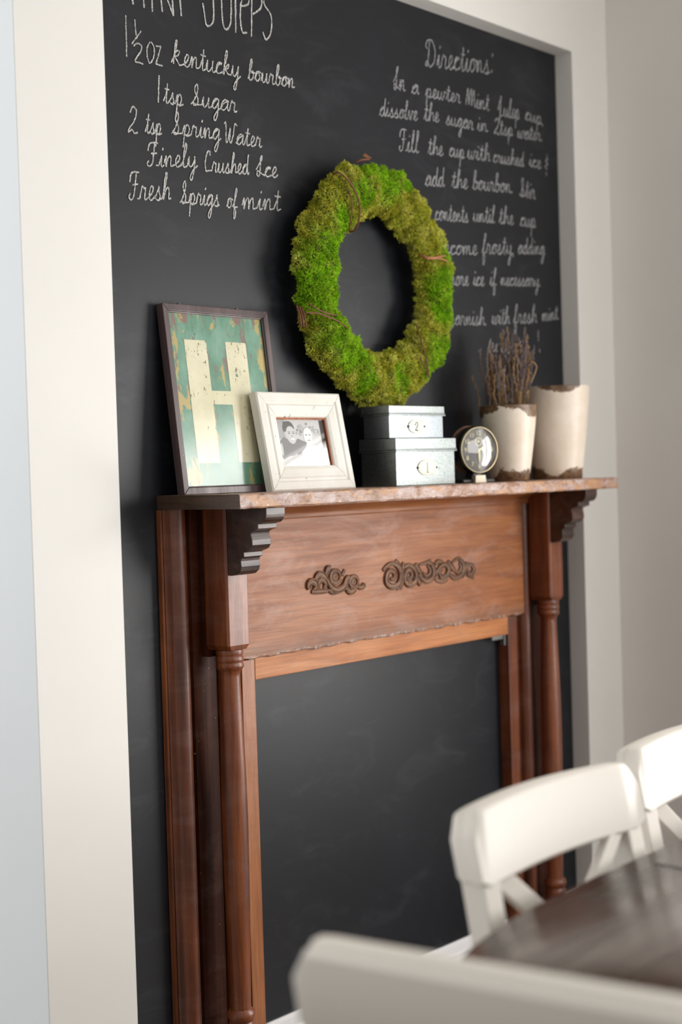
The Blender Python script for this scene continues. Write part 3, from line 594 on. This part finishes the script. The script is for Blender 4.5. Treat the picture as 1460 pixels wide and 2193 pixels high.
def metal_box(label, x0, x1, y0, y1, z0, h, lid_h, matb, matl, digit, pxc, prx, prz):
    W = x1 - x0; D = y1 - y0
    b = thing('metal_box', label, 'box', (x0, y0, z0), group='numbered metal storage boxes')
    MB().box(.003, W - .003, .003, D - .003, 0, h - .004).build('body', matb, b, bevel=.0012)
    lz = h - lid_h
    l = MB().box(0, W, 0, D, lz + .006, h).box(-.0012, W + .0012, -.0012, D + .0012, lz + .0042, lz + .0068).box(-.002, W + .002, -.002, D + .002, lz, lz + .0032)
    lo = l.build('lid', matl, b, bevel=.0009)
    pl = MB(); n = 36; zc = (h - lid_h) * .52
    vs = [(pxc + prx * math.cos(2 * math.pi * k / n), yq, zc + prz * math.sin(2 * math.pi * k / n)) for yq in (.0028, .0012) for k in range(n)]
    vs += [(pxc + (prx - .002) * math.cos(2 * math.pi * k / n), .0014, zc + (prz - .002) * math.sin(2 * math.pi * k / n)) for k in range(n)]
    fs = [(k, (k + 1) % n, n + (k + 1) % n, n + k) for k in range(n)] + [(n + k, n + (k + 1) % n, 2 * n + (k + 1) % n, 2 * n + k) for k in range(n)]
    p = pl.add(vs, fs).build('label_holder', m_hold, b)
    MB().add([(pxc + (prx - .0018) * math.cos(2 * math.pi * k / n), .0016, zc + (prz - .0018) * math.sin(2 * math.pi * k / n)) for k in range(n)], [tuple(range(n))]).build('label_card', m_plate, p)
    for sx in (-1, 1):
        MB().lathe([(.0001, 0), (.0016, .0004), (.0026, .0014), (.0028, .0026)], (pxc + sx * (prx - .0005), -.0004, zc), 12, axis='y').build('rivet', m_rivet, p, smooth=True)
    d = MB(); s = prz * 1.15
    if digit == '2':
        path = spline([(-.28, .30), (-.12, .50), (.14, .46), (.24, .22), (.10, -.05), (-.14, -.30), (-.26, -.46)], 5)
        def rib(path, w_):
            P = np.array(path); n_ = len(P); L = []; R2 = []
            for i in range(n_):
                tt = P[min(i + 1, n_ - 1)] - P[max(i - 1, 0)]; tt /= np.linalg.norm(tt); q = np.array([-tt[1], tt[0]])
                w1 = w_ * (.5 + .8 * math.sin(math.pi * i / (n_ - 1)))
                L.append(P[i] + q * w1); R2.append(P[i] - q * w1)
            d.add([(pxc + p_[0] * s, .0012, zc + p_[1] * s) for p_ in L] + [(pxc + p_[0] * s, .0012, zc + p_[1] * s) for p_ in R2], [(i, i + 1, n_ + i + 1, n_ + i) for i in range(n_ - 1)])
        rib(path, .055); rib([(-.30, -.50), (-.1, -.44), (.1, -.52), (.32, -.44)], .07); rib([(-.3, .14), (-.26, .22), (-.2, .3)], .10)
    else:
        d.add([(pxc + a * s, .0012, zc + c_ * s) for a, c_ in ((-.045, -.5), (.045, -.5), (.045, .52), (-.03, .52))], [(0, 1, 2, 3)])
        d.add([(pxc + a * s, .0012, zc + c_ * s) for a, c_ in ((-.18, -.56), (.18, -.56), (.18, -.48), (-.18, -.48))], [(0, 1, 2, 3)])
        d.add([(pxc + a * s, .0012, zc + c_ * s) for a, c_ in ((-.16, .36), (-.03, .44), (-.03, .52))], [(0, 1, 2)])
    d.build('printed_number', m_ink, p, fixn=False)
    return b
metal_box('galvanised metal box numbered 1, standing on the shelf under the smaller box', -.1185, .1070, -.150, -.044, SH + .0005, .107, .0305, m_galv, m_galv, '1', .116, .0355, .0185)
metal_box('smaller galvanised metal box numbered 2, stacked on top of the larger box', -.1190, .0870, -.134, -.054, SH + .108, .0735, .0225, m_galv2, m_galv, '2', .101, .0300, .0160)

# ------------------------------------------------------------------ alarm clock
ck = thing('alarm_clock', 'small round black alarm clock with cream numerals between metal boxes and pots', 'clock', (.198, -.150, SH), math.radians(-17))
m_blk = NT('black_enamel').set(sr(26, 25, 24), .25, coat=.4).m
m_rim = NT('worn_nickel_rim').set(sr(170, 158, 128), .38, .8).m
m_dial = NT('grey_brown_dial').set(sr(70, 64, 60), .55).m
m_lume = NT('aged_cream_lume').set(sr(240, 232, 170), .5).m
cr = .0555; cz = .0785
dial = thing
MB().lathe([(.0001, .058), (.03, .058), (.045, .052), (.054, .040), (.0575, .020), (.0575, .008), (.0555, .001), (.052, .001)], (0, 0, cz), 48, axis='y').build('case', m_blk, ck, smooth=True)
MB().lathe([(.0575, .038), (.0588, .0375), (.0588, .036), (.0575, .035)], (0, 0, cz), 48, axis='y').build('case_band', m_carve, ck, smooth=True)
MB().lathe([(cr, .002), (cr + .0005, -.001), (cr - .001, -.004), (cr - .0025, -.0042), (cr - .0030, -.003), (cr - .0035, .002)], (0, 0, cz), 48, axis='y', cap=False).build('bezel', m_rim, ck, smooth=True)
df = MB().lathe([(.0001, .0), (.0520, .0), (.0520, .002)], (0, 0, cz), 48, axis='y').build('dial', m_dial, ck)
for k in range(1, 13):
    a = math.radians(90 - 30 * k); rr = .0395
    font_mesh(str(k), .0150, m_lume, 'numeral', df, (rr * math.cos(a), -.0006, cz + rr * math.sin(a)), (math.pi / 2, 0, 0), .0003)
MB().lathe([(.0088, -.0004), (.0098, -.0009), (.0104, -.0004)], (0, 0, cz + .0195), 24, axis='y', cap=False).build('alarm_ring', m_lume, df)
MB().box(-.0008, .0008, -.0014, -.0008, cz + .0195, cz + .0265).box(-.003, .003, -.0015, -.0009, cz + .018, cz + .0205).build('alarm_hand', m_lume, df)
MB().add([(-.0022, -.0025, cz), (.0022, -.0025, cz), (.003, -.0025, cz - .018), (0, -.0025, cz - .035), (-.003, -.0025, cz - .018)], [(0, 1, 2, 3, 4)]).add([(-.0022, -.002, cz + .001), (.0, -.002, cz - .0022), (.012, -.002, cz + .002), (.024, -.002, cz + .0085), (.010, -.002, cz + .0065)], [(0, 1, 2, 3, 4)]).build('hands', m_lume, ck, fixn=False)
MB().lathe([(.0515, -.0025), (.047, -.0055), (.038, -.0085), (.026, -.0108), (.012, -.0122), (.0001, -.0126)], (0, 0, cz), 48, axis='y').build('glass_dome', glass_mat('clock_glass', 1.6, .02), ck, smooth=True)
MB().box(-.046, .050, .004, .050, 0, .0095).build('base', NT('dark_green_base').set(sr(40, 42, 38), .35).m, ck, bevel=.003)
MB().prism([(-.0155, .0185), (.0145, .0185), (.0165, .0), (-.0165, .0)], 'y', -.006, .010).build('front_foot', NT('pale_foot_metal').set(sr(200, 190, 170), .4, .3).m, ck, bevel=.001)
MB().box(-.012, .012, .008, .04, .0095, .026).build('pedestal', m_blk, ck, bevel=.001)

# ------------------------------------------------------------------ pots
def pot_mat(name, h, seed):
    t = NT(name); v = t.coord(); sep = t.n('ShaderNodeSeparateXYZ'); t.l(v, sep.inputs[0])
    mp = t.n('ShaderNodeMapping'); mp.inputs['Location'].default_value = (seed, seed * .7, 0); mp.inputs['Scale'].default_value = (1, 1, 1); t.l(v, mp.inputs[0])
    n = t.noise(mp.outputs[0], 30, 8, .74, .5); big = t.noise(mp.outputs[0], 8, 2)
    top = t.math('SUBTRACT', sep.outputs[2], h - .020); top = t.math('MULTIPLY', top, 11)
    bot = t.math('MULTIPLY', t.math('SUBTRACT', .016, sep.outputs[2]), 11)
    ed = t.math('MAXIMUM', top, bot)
    k = t.math('ADD', t.math('MULTIPLY', n, .8), t.math('ADD', ed, t.math('MULTIPLY', big, 1.8)))
    base = t.ramp(t.noise(v, 12, 6, .65), [(.3, sr(226, 208, 188)), (.7, sr(240, 229, 215))])
    brown = t.ramp(t.noise(v, 70, 4, .7), [(.35, sr(84, 58, 38)), (.6, sr(134, 104, 76)), (.8, sr(176, 152, 126))])
    c = t.mix(t.ramp(t.math('MULTIPLY', k, .5), [(.665, BW(0)), (.675, BW(1))]), base, brown); t.set(c, .42, spec=.5, coat=.15); t.bump(t.noise(v, 120, 3), .12, .001)
    t.b.inputs['Coat Roughness'].default_value = .3; return t.m
def pot(label, x, y, h, rt, rb, mat):
    p = thing('flower_pot', label, 'pot', (x, y, SH + .0005), group='cream crackled pots at the shelf right end')
    prof = [(.0001, 0), (rb - .003, 0), (rb, .003)]
    for k in range(1, 9):
        s = k / 9; prof.append((rb + (rt - rb) * (1 - (1 - s) ** 1.25) , .003 + (h - .012) * s))
    prof += [(rt, h - .006), (rt + .0005, h - .001), (rt - .003, h), (rt - .008, h - .002), (rt - .009, h - .02), (rb - .006, .012), (.0001, .012)]
    MB().lathe(prof, n=56).build('body', mat, p, smooth=True); return p
pot('smaller cream pot with brown chipped rim, holding the dried lavender', .372, -.118, .1875, .0705, .0485, pot_mat('small_pot_glaze', .1875, 3.1))
pot('larger empty cream pot with brown chipped rim and foot, last thing on the right', .592, -.118, .2385, .0865, .0635, pot_mat('large_pot_glaze', .2385, 7.7))

# ------------------------------------------------------------------ dried lavender
lv = thing('lavender_bunch', 'bunch of dried purple grey lavender stems standing in the smaller pot', 'dried flowers', (.372, -.118, SH + .0135))
m_stem = [NT('dry_stem_%s' % n_).set(sr(*c_), .8).m for n_, c_ in (('olive', (120, 104, 52)), ('tan', (176, 140, 96)), ('brown', (124, 94, 66)))]
m_bud = [NT('lavender_bud_%s' % n_).set(sr(*c_), .85).m for n_, c_ in (('violet', (98, 90, 106)), ('grey', (138, 124, 122)), ('brown', (156, 122, 90)))]
for i in range(112):
    a = random.uniform(0, 2 * math.pi); rr = .028 * math.sqrt(random.random()); ang = a + random.uniform(-.5, .5)
    sp = random.uniform(.012, .060) * math.sqrt(random.random()) * 1.1; top = random.uniform(.25, .335)
    if math.cos(ang) > .2: top += random.uniform(0, .045)
    if math.cos(ang) < -.3: top -= .015
    b0 = Vector((rr * math.cos(a), rr * math.sin(a), 0)); t1 = Vector((rr * 1.1 * math.cos(a) + sp * math.cos(ang), rr * 1.1 * math.sin(a) + sp * math.sin(ang), top))
    wob = lambda k: Vector((random.uniform(-1, 1), random.uniform(-1, 1), 0)) * k * 1.5
    P = [b0, b0.lerp(t1, .35) + wob(.002), b0.lerp(t1, .6) + wob(.004), b0.lerp(t1, .8) + wob(.005), t1]
    q = [Vector(p) for p in spline([tuple(p) for p in P], 3)]
    st = MB().tube([tuple(p) for p in q], .00095, 4).build('stem', random.choice(m_stem), lv, smooth=True, fixn=False)
    fb = MB(); n0 = random.uniform(.5, .72)
    for k in range(19):
        s = n0 + (1 - n0) * k / 18; idx = s * (len(q) - 1); j = min(int(idx), len(q) - 2); c = q[j].lerp(q[j + 1], idx - j)
        rad = random.uniform(.0016, .0030); off = wob(.0016); c = c + off
        vs = [c + Vector((rad, 0, 0)), c + Vector((-rad, 0, 0)), c + Vector((0, rad, 0)), c + Vector((0, -rad, 0)), c + Vector((0, 0, rad * 1.9)), c + Vector((0, 0, -rad * 1.6))]
        fb.add(vs, [(0, 2, 4), (2, 1, 4), (1, 3, 4), (3, 0, 4), (2, 0, 5), (1, 2, 5), (3, 1, 5), (0, 3, 5)])
    fb.build('flower_spike', random.choice(m_bud), st, fixn=False)
# one bent stem hooking over at the right
bs = [(.01, -.01, 0), (.03, -.02, .15), (.045, -.028, .205), (.070, -.040, .262), (.068, -.040, .276), (.056, -.034, .283), (.05, -.03, .25), (.043, -.028, .215)]
st = MB().tube([tuple(p) for p in spline(bs, 5)], .0016, 5).build('stem', m_stem[1], lv, smooth=True, fixn=False); st['label'] = 'stem bent over into a hook at the right'

# ------------------------------------------------------------------ moss wreath
WC = (-.044, -.048, 1.722); RM = .2175
wt = thing('moss_wreath', 'round wreath of green moss bound with thin brown vine, hung on the chalkboard', 'wreath', WC)
A_, B_ = .0545, .036       # tube half size across the ring, and half depth
def moss_mat(name, k=1.0):
    t = NT(name); v = t.coord(); n = t.noise(v, 26, 4, .6); at = t.n('ShaderNodeAttribute'); at.attribute_name = 'green'
    ol = t.ramp(n, [(.3, sr(160, 158, 42)), (.5, sr(202, 200, 76)), (.7, sr(234, 230, 130))])
    gr = t.ramp(n, [(.3, sr(116, 178, 12)), (.7, sr(180, 226, 48))])
    f = t.noise(v, 300, 2); c = t.mix(at.outputs['Fac'], ol, gr); c = t.mix(.6, c, t.ramp(f, [(.3, BW(.62 * k)), (.7, BW(1.25 * k))]), 'MULTIPLY')
    t.set(c, .85, spec=.1)
    t.b.inputs['Subsurface Weight'].default_value = 0; return t.m
m_moss = moss_mat('reindeer_moss')
m_mossb = NT('moss_core').set(sr(88, 98, 24), .95).m
def lump(u, v):
    return (.0055 * np.sin(7 * u + 1.3 * np.sin(3 * v)) + .0045 * np.sin(17 * u + 2 * v) + .004 * np.sin(29 * u - 3 * v + 1) * np.cos(2 * v) + .0030 * np.sin(53 * u + 5 * v) )
nu, nv = 220, 28; U, V = np.meshgrid(np.linspace(0, 2 * np.pi, nu, endpoint=False), np.linspace(0, 2 * np.pi, nv, endpoint=False), indexing='ij')
def surf(U, V, ex=0.0):
    l = lump(U, V); ra = (A_ - .0045 + l + ex) * np.cos(V); yb = (B_ - .004 + l * .6 + ex * .9) * np.sin(V)
    R_ = RM + ra; return np.stack([R_ * np.cos(U), yb, R_ * np.sin(U)], -1)
P = surf(U, V).reshape(-1, 3); fs = [(i * nv + j, i * nv + (j + 1) % nv, ((i + 1) % nu) * nv + (j + 1) % nv, ((i + 1) % nu) * nv + j) for i in range(nu) for j in range(nv)]
MB().add(P.tolist(), fs).build('moss_core', m_mossb, wt, smooth=True)
# green patches on the ring: (angle deg, tube angle deg, radius m) ; angle 0 = right, 90 = top
GP = [(170, -110, .07), (185, -60, .06), (200, -140, .06), (215, -120, .07), (228, -100, .05), (140, -120, .035), (112, -90, .035), (88, -60, .05), (98, -20, .03), (72, -30, .04), (2, -90, .05), (-12, -90, .04), (350, -20, .04), (-38, -40, .055), (-50, -60, .03), (-80, -90, .03), (155, 180, .05), (178, 180, .06), (240, -150, .04), (250, -60, .03), (192, -90, .05), (20, -30, .03)]
GC = surf(np.radians([g[0] for g in GP]).astype(float), np.radians([g[1] for g in GP]).astype(float)); GR = np.array([g[2] for g in GP])
N = 60000
u = rng.uniform(0, 2 * np.pi, N); v = rng.uniform(-np.pi * 1.12, np.pi * .12, N)
c0 = surf(u, v, -.002); nrm = np.stack([np.cos(v) * np.cos(u), np.sin(v), np.cos(v) * np.sin(u)], -1)
# small clumps: bundle sprigs around clump centres so the surface reads as tufts
NCl = 1100; cu = rng.uniform(0, 2 * np.pi, NCl); cvv = rng.uniform(-np.pi * 1.1, np.pi * .1, NCl); CC = surf(cu, cvv)
best = np.full(N, 1e9); bi = np.zeros(N, int)
for s in range(0, N, 3000):
    d = ((c0[s:s + 3000, None, :] - CC[None]) ** 2).sum(-1); bi[s:s + 3000] = d.argmin(1); best[s:s + 3000] = np.sqrt(d.min(1))
puff = np.clip(1 - best / .0165, 0, 1)
dirv = nrm + rng.normal(0, .75, (N, 3)); dirv += (c0 - CC[bi]) * 45; dirv /= np.linalg.norm(dirv, axis=1, keepdims=True)
ln = rng.uniform(.0035, .0072, N) * (.95 + .4 * puff)
base = c0 + nrm * (puff * .0080)[:, None] 
side = np.cross(dirv, rng.normal(0, 1, (N, 3))); side /= np.linalg.norm(side, axis=1, keepdims=True)
wdt = rng.uniform(.0005, .0009, N)[:, None]
bend = np.cross(side, dirv) * (rng.uniform(-.9, .9, N) * ln)[:, None]
mid = base + dirv * (ln * .55)[:, None] + bend * .3; tip = base + dirv * ln[:, None] + bend
# forked tip: two little lobes
f1 = tip + side * wdt * 2.2; f2 = tip - side * wdt * 2.2 - dirv * (ln * .18)[:, None]
b2 = np.cross(dirv, side) * wdt * .9
verts = np.stack([base - side * wdt, base + side * wdt, mid + side * wdt * 1.2 + b2, mid - side * wdt * 1.2 - b2, f1, f2, mid + b2 * 2.5], 1).reshape(-1, 3)
k7 = np.arange(N)[:, None] * 7
quads = (k7 + np.array([[0, 1, 2, 3]])); t1 = k7 + np.array([[3, 2, 4]]); t2 = k7 + np.array([[3, 6, 5]]); t3 = k7 + np.array([[2, 6, 4]])
faces = quads.tolist() + t1.tolist() + t2.tolist() + t3.tolist()
me = bpy.data.meshes.new('moss'); me.from_pydata(verts.tolist(), [], faces); me.materials.append(m_moss)
gd = np.zeros(N)
for s in range(0, N, 3000):
    gd[s:s + 3000] = np.clip(1.25 - np.sqrt(((CC[bi[s:s + 3000], None, :] - GC[None]) ** 2).sum(-1)) / GR[None], 0, 1).max(1)
gd = np.clip(gd * 2.2, 0, 1) * .9; gd = np.clip(gd + rng.normal(0, .1, NCl)[bi], 0, 1)
att = me.attributes.new('green', 'FLOAT', 'POINT'); att.data.foreach_set('value', np.repeat(gd, 7).astype(np.float32)); me.update()
mo = bpy.data.objects.new('moss', me); COL.objects.link(mo); mo.parent = wt; mo['kind'] = 'stuff'
m_vine = NT('brown_vine').set(sr(112, 66, 40), .6).m; m_vine2 = NT('pale_vine').set(sr(176, 116, 78), .6).m
def vine(pts, r=.0016, mat=None):
    W = [on_y(580 + p[0] / 3.318, 320 + p[1] / 3.318, -.048 - (p[2] if len(p) > 2 else .040)) - np.array(WC) for p in pts]
    MB().tube([tuple(p) for p in spline([tuple(q) for q in W], 5)], r, 6).build('vine', mat or m_vine, wt, smooth=True)
vine([(440, 180, .03), (480, 165, .045), (540, 210, .052), (600, 300, .054), (630, 400, .05), (625, 500, .045), (600, 570, .03), (560, 585, .015)], .0022)
vine([(545, 270, .05), (570, 350, .052), (575, 420, .05), (562, 530, .04), (555, 580, .02)], .0014)
vine([(600, 95, .0), (640, 75, .01), (700, 70, .01)], .0024); vine([(655, 42, .0), (680, 55, .005), (700, 75, .01)], .0020, m_vine2); vine([(665, 30, .0), (690, 50, .005), (712, 62, .01)], .0014, m_vine2)
vine([(1060, 745, .02), (1100, 765, .035), (1160, 768, .044), (1235, 755, .040)], .0020, m_vine2); vine([(1060, 750, .02), (1110, 775, .038), (1190, 775, .046), (1240, 790, .042), (1275, 825, .03)], .0020, m_vine2)
vine([(270, 1095, .046), (330, 1135, .052), (400, 1165, .05), (470, 1178, .04), (495, 1165, .03)], .0018)
vine([(250, 1160, .045), (330, 1165, .052), (420, 1195, .052), (500, 1235, .045), (560, 1290, .03)], .0018)
vine([(1030, 1240, .02), (1050, 1300, .035), (1080, 1400, .046), (1105, 1500, .048), (1112, 1560, .046), (1125, 1620, .035)], .0018); vine([(1060, 1470, .046), (1085, 1530, .048), (1115, 1600, .04)], .0014)
for dx in (0, 18, 36): vine([(182 + dx, 1110 + dx * .4, .02), (205 + dx * .9, 1180, .028), (215 + dx, 1262, .03)], .0022)

# ------------------------------------------------------------------ dining table
m_tab = wood('dark_table_wood', (52, 36, 32), (66, 47, 41), (78, 58, 50), 'x', rough=.20, dirt=.1, coat=0)
m_tab.node_tree.nodes['Principled BSDF'].inputs['Coat Roughness'].default_value = .12
TZ = .73; tc = (-.60, -1.600); ta, tb = .885, .462
tbl = thing('dining_table', 'dark brown glossy dining table with rounded ends, in front of the mantel', 'table', (tc[0], tc[1], 0))
def outline(a, b, n=96, e=4.6): return [(a * abs(math.cos(t)) ** (2 / e) * (1 if math.cos(t) >= 0 else -1), b * abs(math.sin(t)) ** (2 / e) * (1 if math.sin(t) >= 0 else -1)) for t in np.linspace(0, 2 * math.pi, n, endpoint=False)]
mb = MB(); n = 96; vs = []
for ins, z in ((.012, TZ - .028), (.002, TZ - .022), (0, TZ - .014), (.003, TZ - .004), (.008, TZ)):
    vs += [(p[0], p[1], z) for p in outline(ta - ins, tb - ins)]
fs = [(k * n + j, k * n + (j + 1) % n, (k + 1) * n + (j + 1) % n, (k + 1) * n + j) for k in range(4) for j in range(n)] + [tuple(reversed(range(n))), tuple(4 * n + j for j in range(n))]
mb.add(vs, fs).build('tabletop', m_tab, tbl, smooth=True)
for sx in (-.25, .25): MB().box(sx - .0012, sx + .0012, -.42, .42, TZ - .001, TZ + .0004).build('leaf_seam', NT('seam_shadow_gap').set(sr(22, 14, 12), .6).m, tbl)
MB().prism(outline(ta - .16, tb - .10, 64, 3.2), 'z', TZ - .105, TZ - .0285).build('apron', m_tab, tbl)
MB().lathe([(.075, .09), (.085, .12), (.06, .18), (.05, .25), (.062, .40), (.07, .50), (.05, .56), (.055, .60), (.11, TZ - .108)], (0, 0, 0), 32).build('pedestal', m_tab, tbl, smooth=True)
for k in range(4):
    an = math.radians(45 + 90 * k); q = spline([(.05 * math.cos(an), .05 * math.sin(an), .15), (.16 * math.cos(an), .16 * math.sin(an), .14), (.27 * math.cos(an), .27 * math.sin(an), .06), (.33 * math.cos(an), .33 * math.sin(an), .022)], 5)
    MB().tube([tuple(p) for p in q], .022, 10).build('foot', m_tab, tbl, smooth=True)

# ------------------------------------------------------------------ chairs
m_chair = NT('white_chair_lacquer'); vv = m_chair.coord(); m_chair.set(sr(226, 220, 210), .45, spec=.35); m_chair = m_chair.m
def slab(pts_front, th):  # not used directly
    return None
def curved_rail(W, z0, z1, th, yoff, bow, crown, rad, nx=22):
    """bent back rail: plan arc bowing towards +y in the middle, crowned top edge with rounded top corners"""
    mb = MB(); vs = []; prof_n = 0; rows = []
    for i in range(nx + 1):
        x = -W / 2 + W * i / nx; f_ = 1 - (2 * x / W) ** 2; y = yoff + bow * f_
        dx = W / 2 - abs(x); drop = 0
        if dx < rad: drop = rad - math.sqrt(max(0, rad * rad - (rad - dx) ** 2))
        zt = z1 + crown * f_ - drop; zb_ = z0 + crown * .55 * f_ + (drop * .35)
        e = .005
        pr = [(y - th / 2 + e, zb_), (y - th / 2, zb_ + e), (y - th / 2, zt - e), (y - th / 2 + e, zt), (y + th / 2 - e, zt), (y + th / 2, zt - e), (y + th / 2, zb_ + e), (y + th / 2 - e, zb_)]
        vs += [(x, p[0] + (p[1] - .62) * .20, p[1]) for p in pr]
    m = 8; fs = [(i * m + j, i * m + (j + 1) % m, (i + 1) * m + (j + 1) % m, (i + 1) * m + j) for i in range(nx) for j in range(m)] + [tuple(range(m)), tuple(nx * m + j for j in reversed(range(m)))]
    return mb.add(vs, fs)
def beam(mb, a, b, wx, wy):
    a, b = Vector(a), Vector(b); t_ = (b - a).normalized(); s_ = Vector((0, 1, 0)).cross(t_).normalized(); q_ = t_.cross(s_).normalized()
    vs = [p + s_ * sx * wx / 2 + q_ * sy * wy / 2 for p in (a, b) for sx, sy in ((-1, -1), (1, -1), (1, 1), (-1, 1))]
    return mb.add(vs, [(0, 1, 2, 3), (7, 6, 5, 4), (0, 4, 5, 1), (1, 5, 6, 2), (2, 6, 7, 3), (3, 7, 4, 0)])
def chair(label, loc, rz):
    c = thing('dining_chair', label, 'chair', loc, rz, group='white cross-back dining chairs round the table')
    ly = lambda z: (z - .62) * .20
    curved_rail(.418, .752, .850, .026, -.024, .016, .006, .028).build('top_rail', m_chair, c, smooth=True)
    curved_rail(.412, .752, .845, .020, -.003, .016, .006, .026).build('rear_rail', m_chair, c, smooth=True)
    for s in (-1, 1):
        x = s * .184
        p = MB(); beam(p, (x, ly(.43) - .012, .40), (x, ly(.80) - .012, .806), .038, .036); p.build('back_post', m_chair, c, bevel=.003)
        l = MB(); beam(l, (x, .02, 0), (x, ly(.43) - .012, .4), .036, .034); l.build('leg', m_chair, c, bevel=.003)
        l = MB(); beam(l, (s * .20, -.40, 0), (s * .195, -.395, .42), .038, .038); l.build('leg', m_chair, c, bevel=.003)
        d = MB(); beam(d, (-s * .165, ly(.50) + .002 - s * .004, .50), (s * .165, ly(.76) - .012 - s * .004, .775), .030, .014); d.build('cross_slat', m_chair, c, bevel=.002)
        b = MB(); beam(b, (s * .19, .0, .2), (s * .197, -.385, .2), .02, .02); b.build('stretcher', m_chair, c, bevel=.002)
    b = MB(); beam(b, (-.17, ly(.50) - .012, .50), (.17, ly(.50) - .012, .50), .034, .022); b.build('lower_rail', m_chair, c, bevel=.002)
    st = [(-.20, -.02), (-.218, -.385), (-.20, -.414), (.20, -.414), (.218, -.385), (.20, -.02)]
    MB().prism(st, 'z', .422, .445).build('seat', m_chair, c, bevel=.004)
    MB().box(-.18, .18, -.40, -.03, .36, .4215).build('seat_frame', m_chair, c, bevel=.002)
    return c
chair('white cross-back chair tucked behind the table, nearer of the two against the mantel', (-.962, -1.105, 0), 0)
chair('white cross-back chair behind the table, cut off by the right edge of the photo', (-.482, -1.070, 0), 0)
chair('blurred white chair closest to the camera, seen from behind at the table end', (-1.608, -1.449, 0), math.radians(97.8))
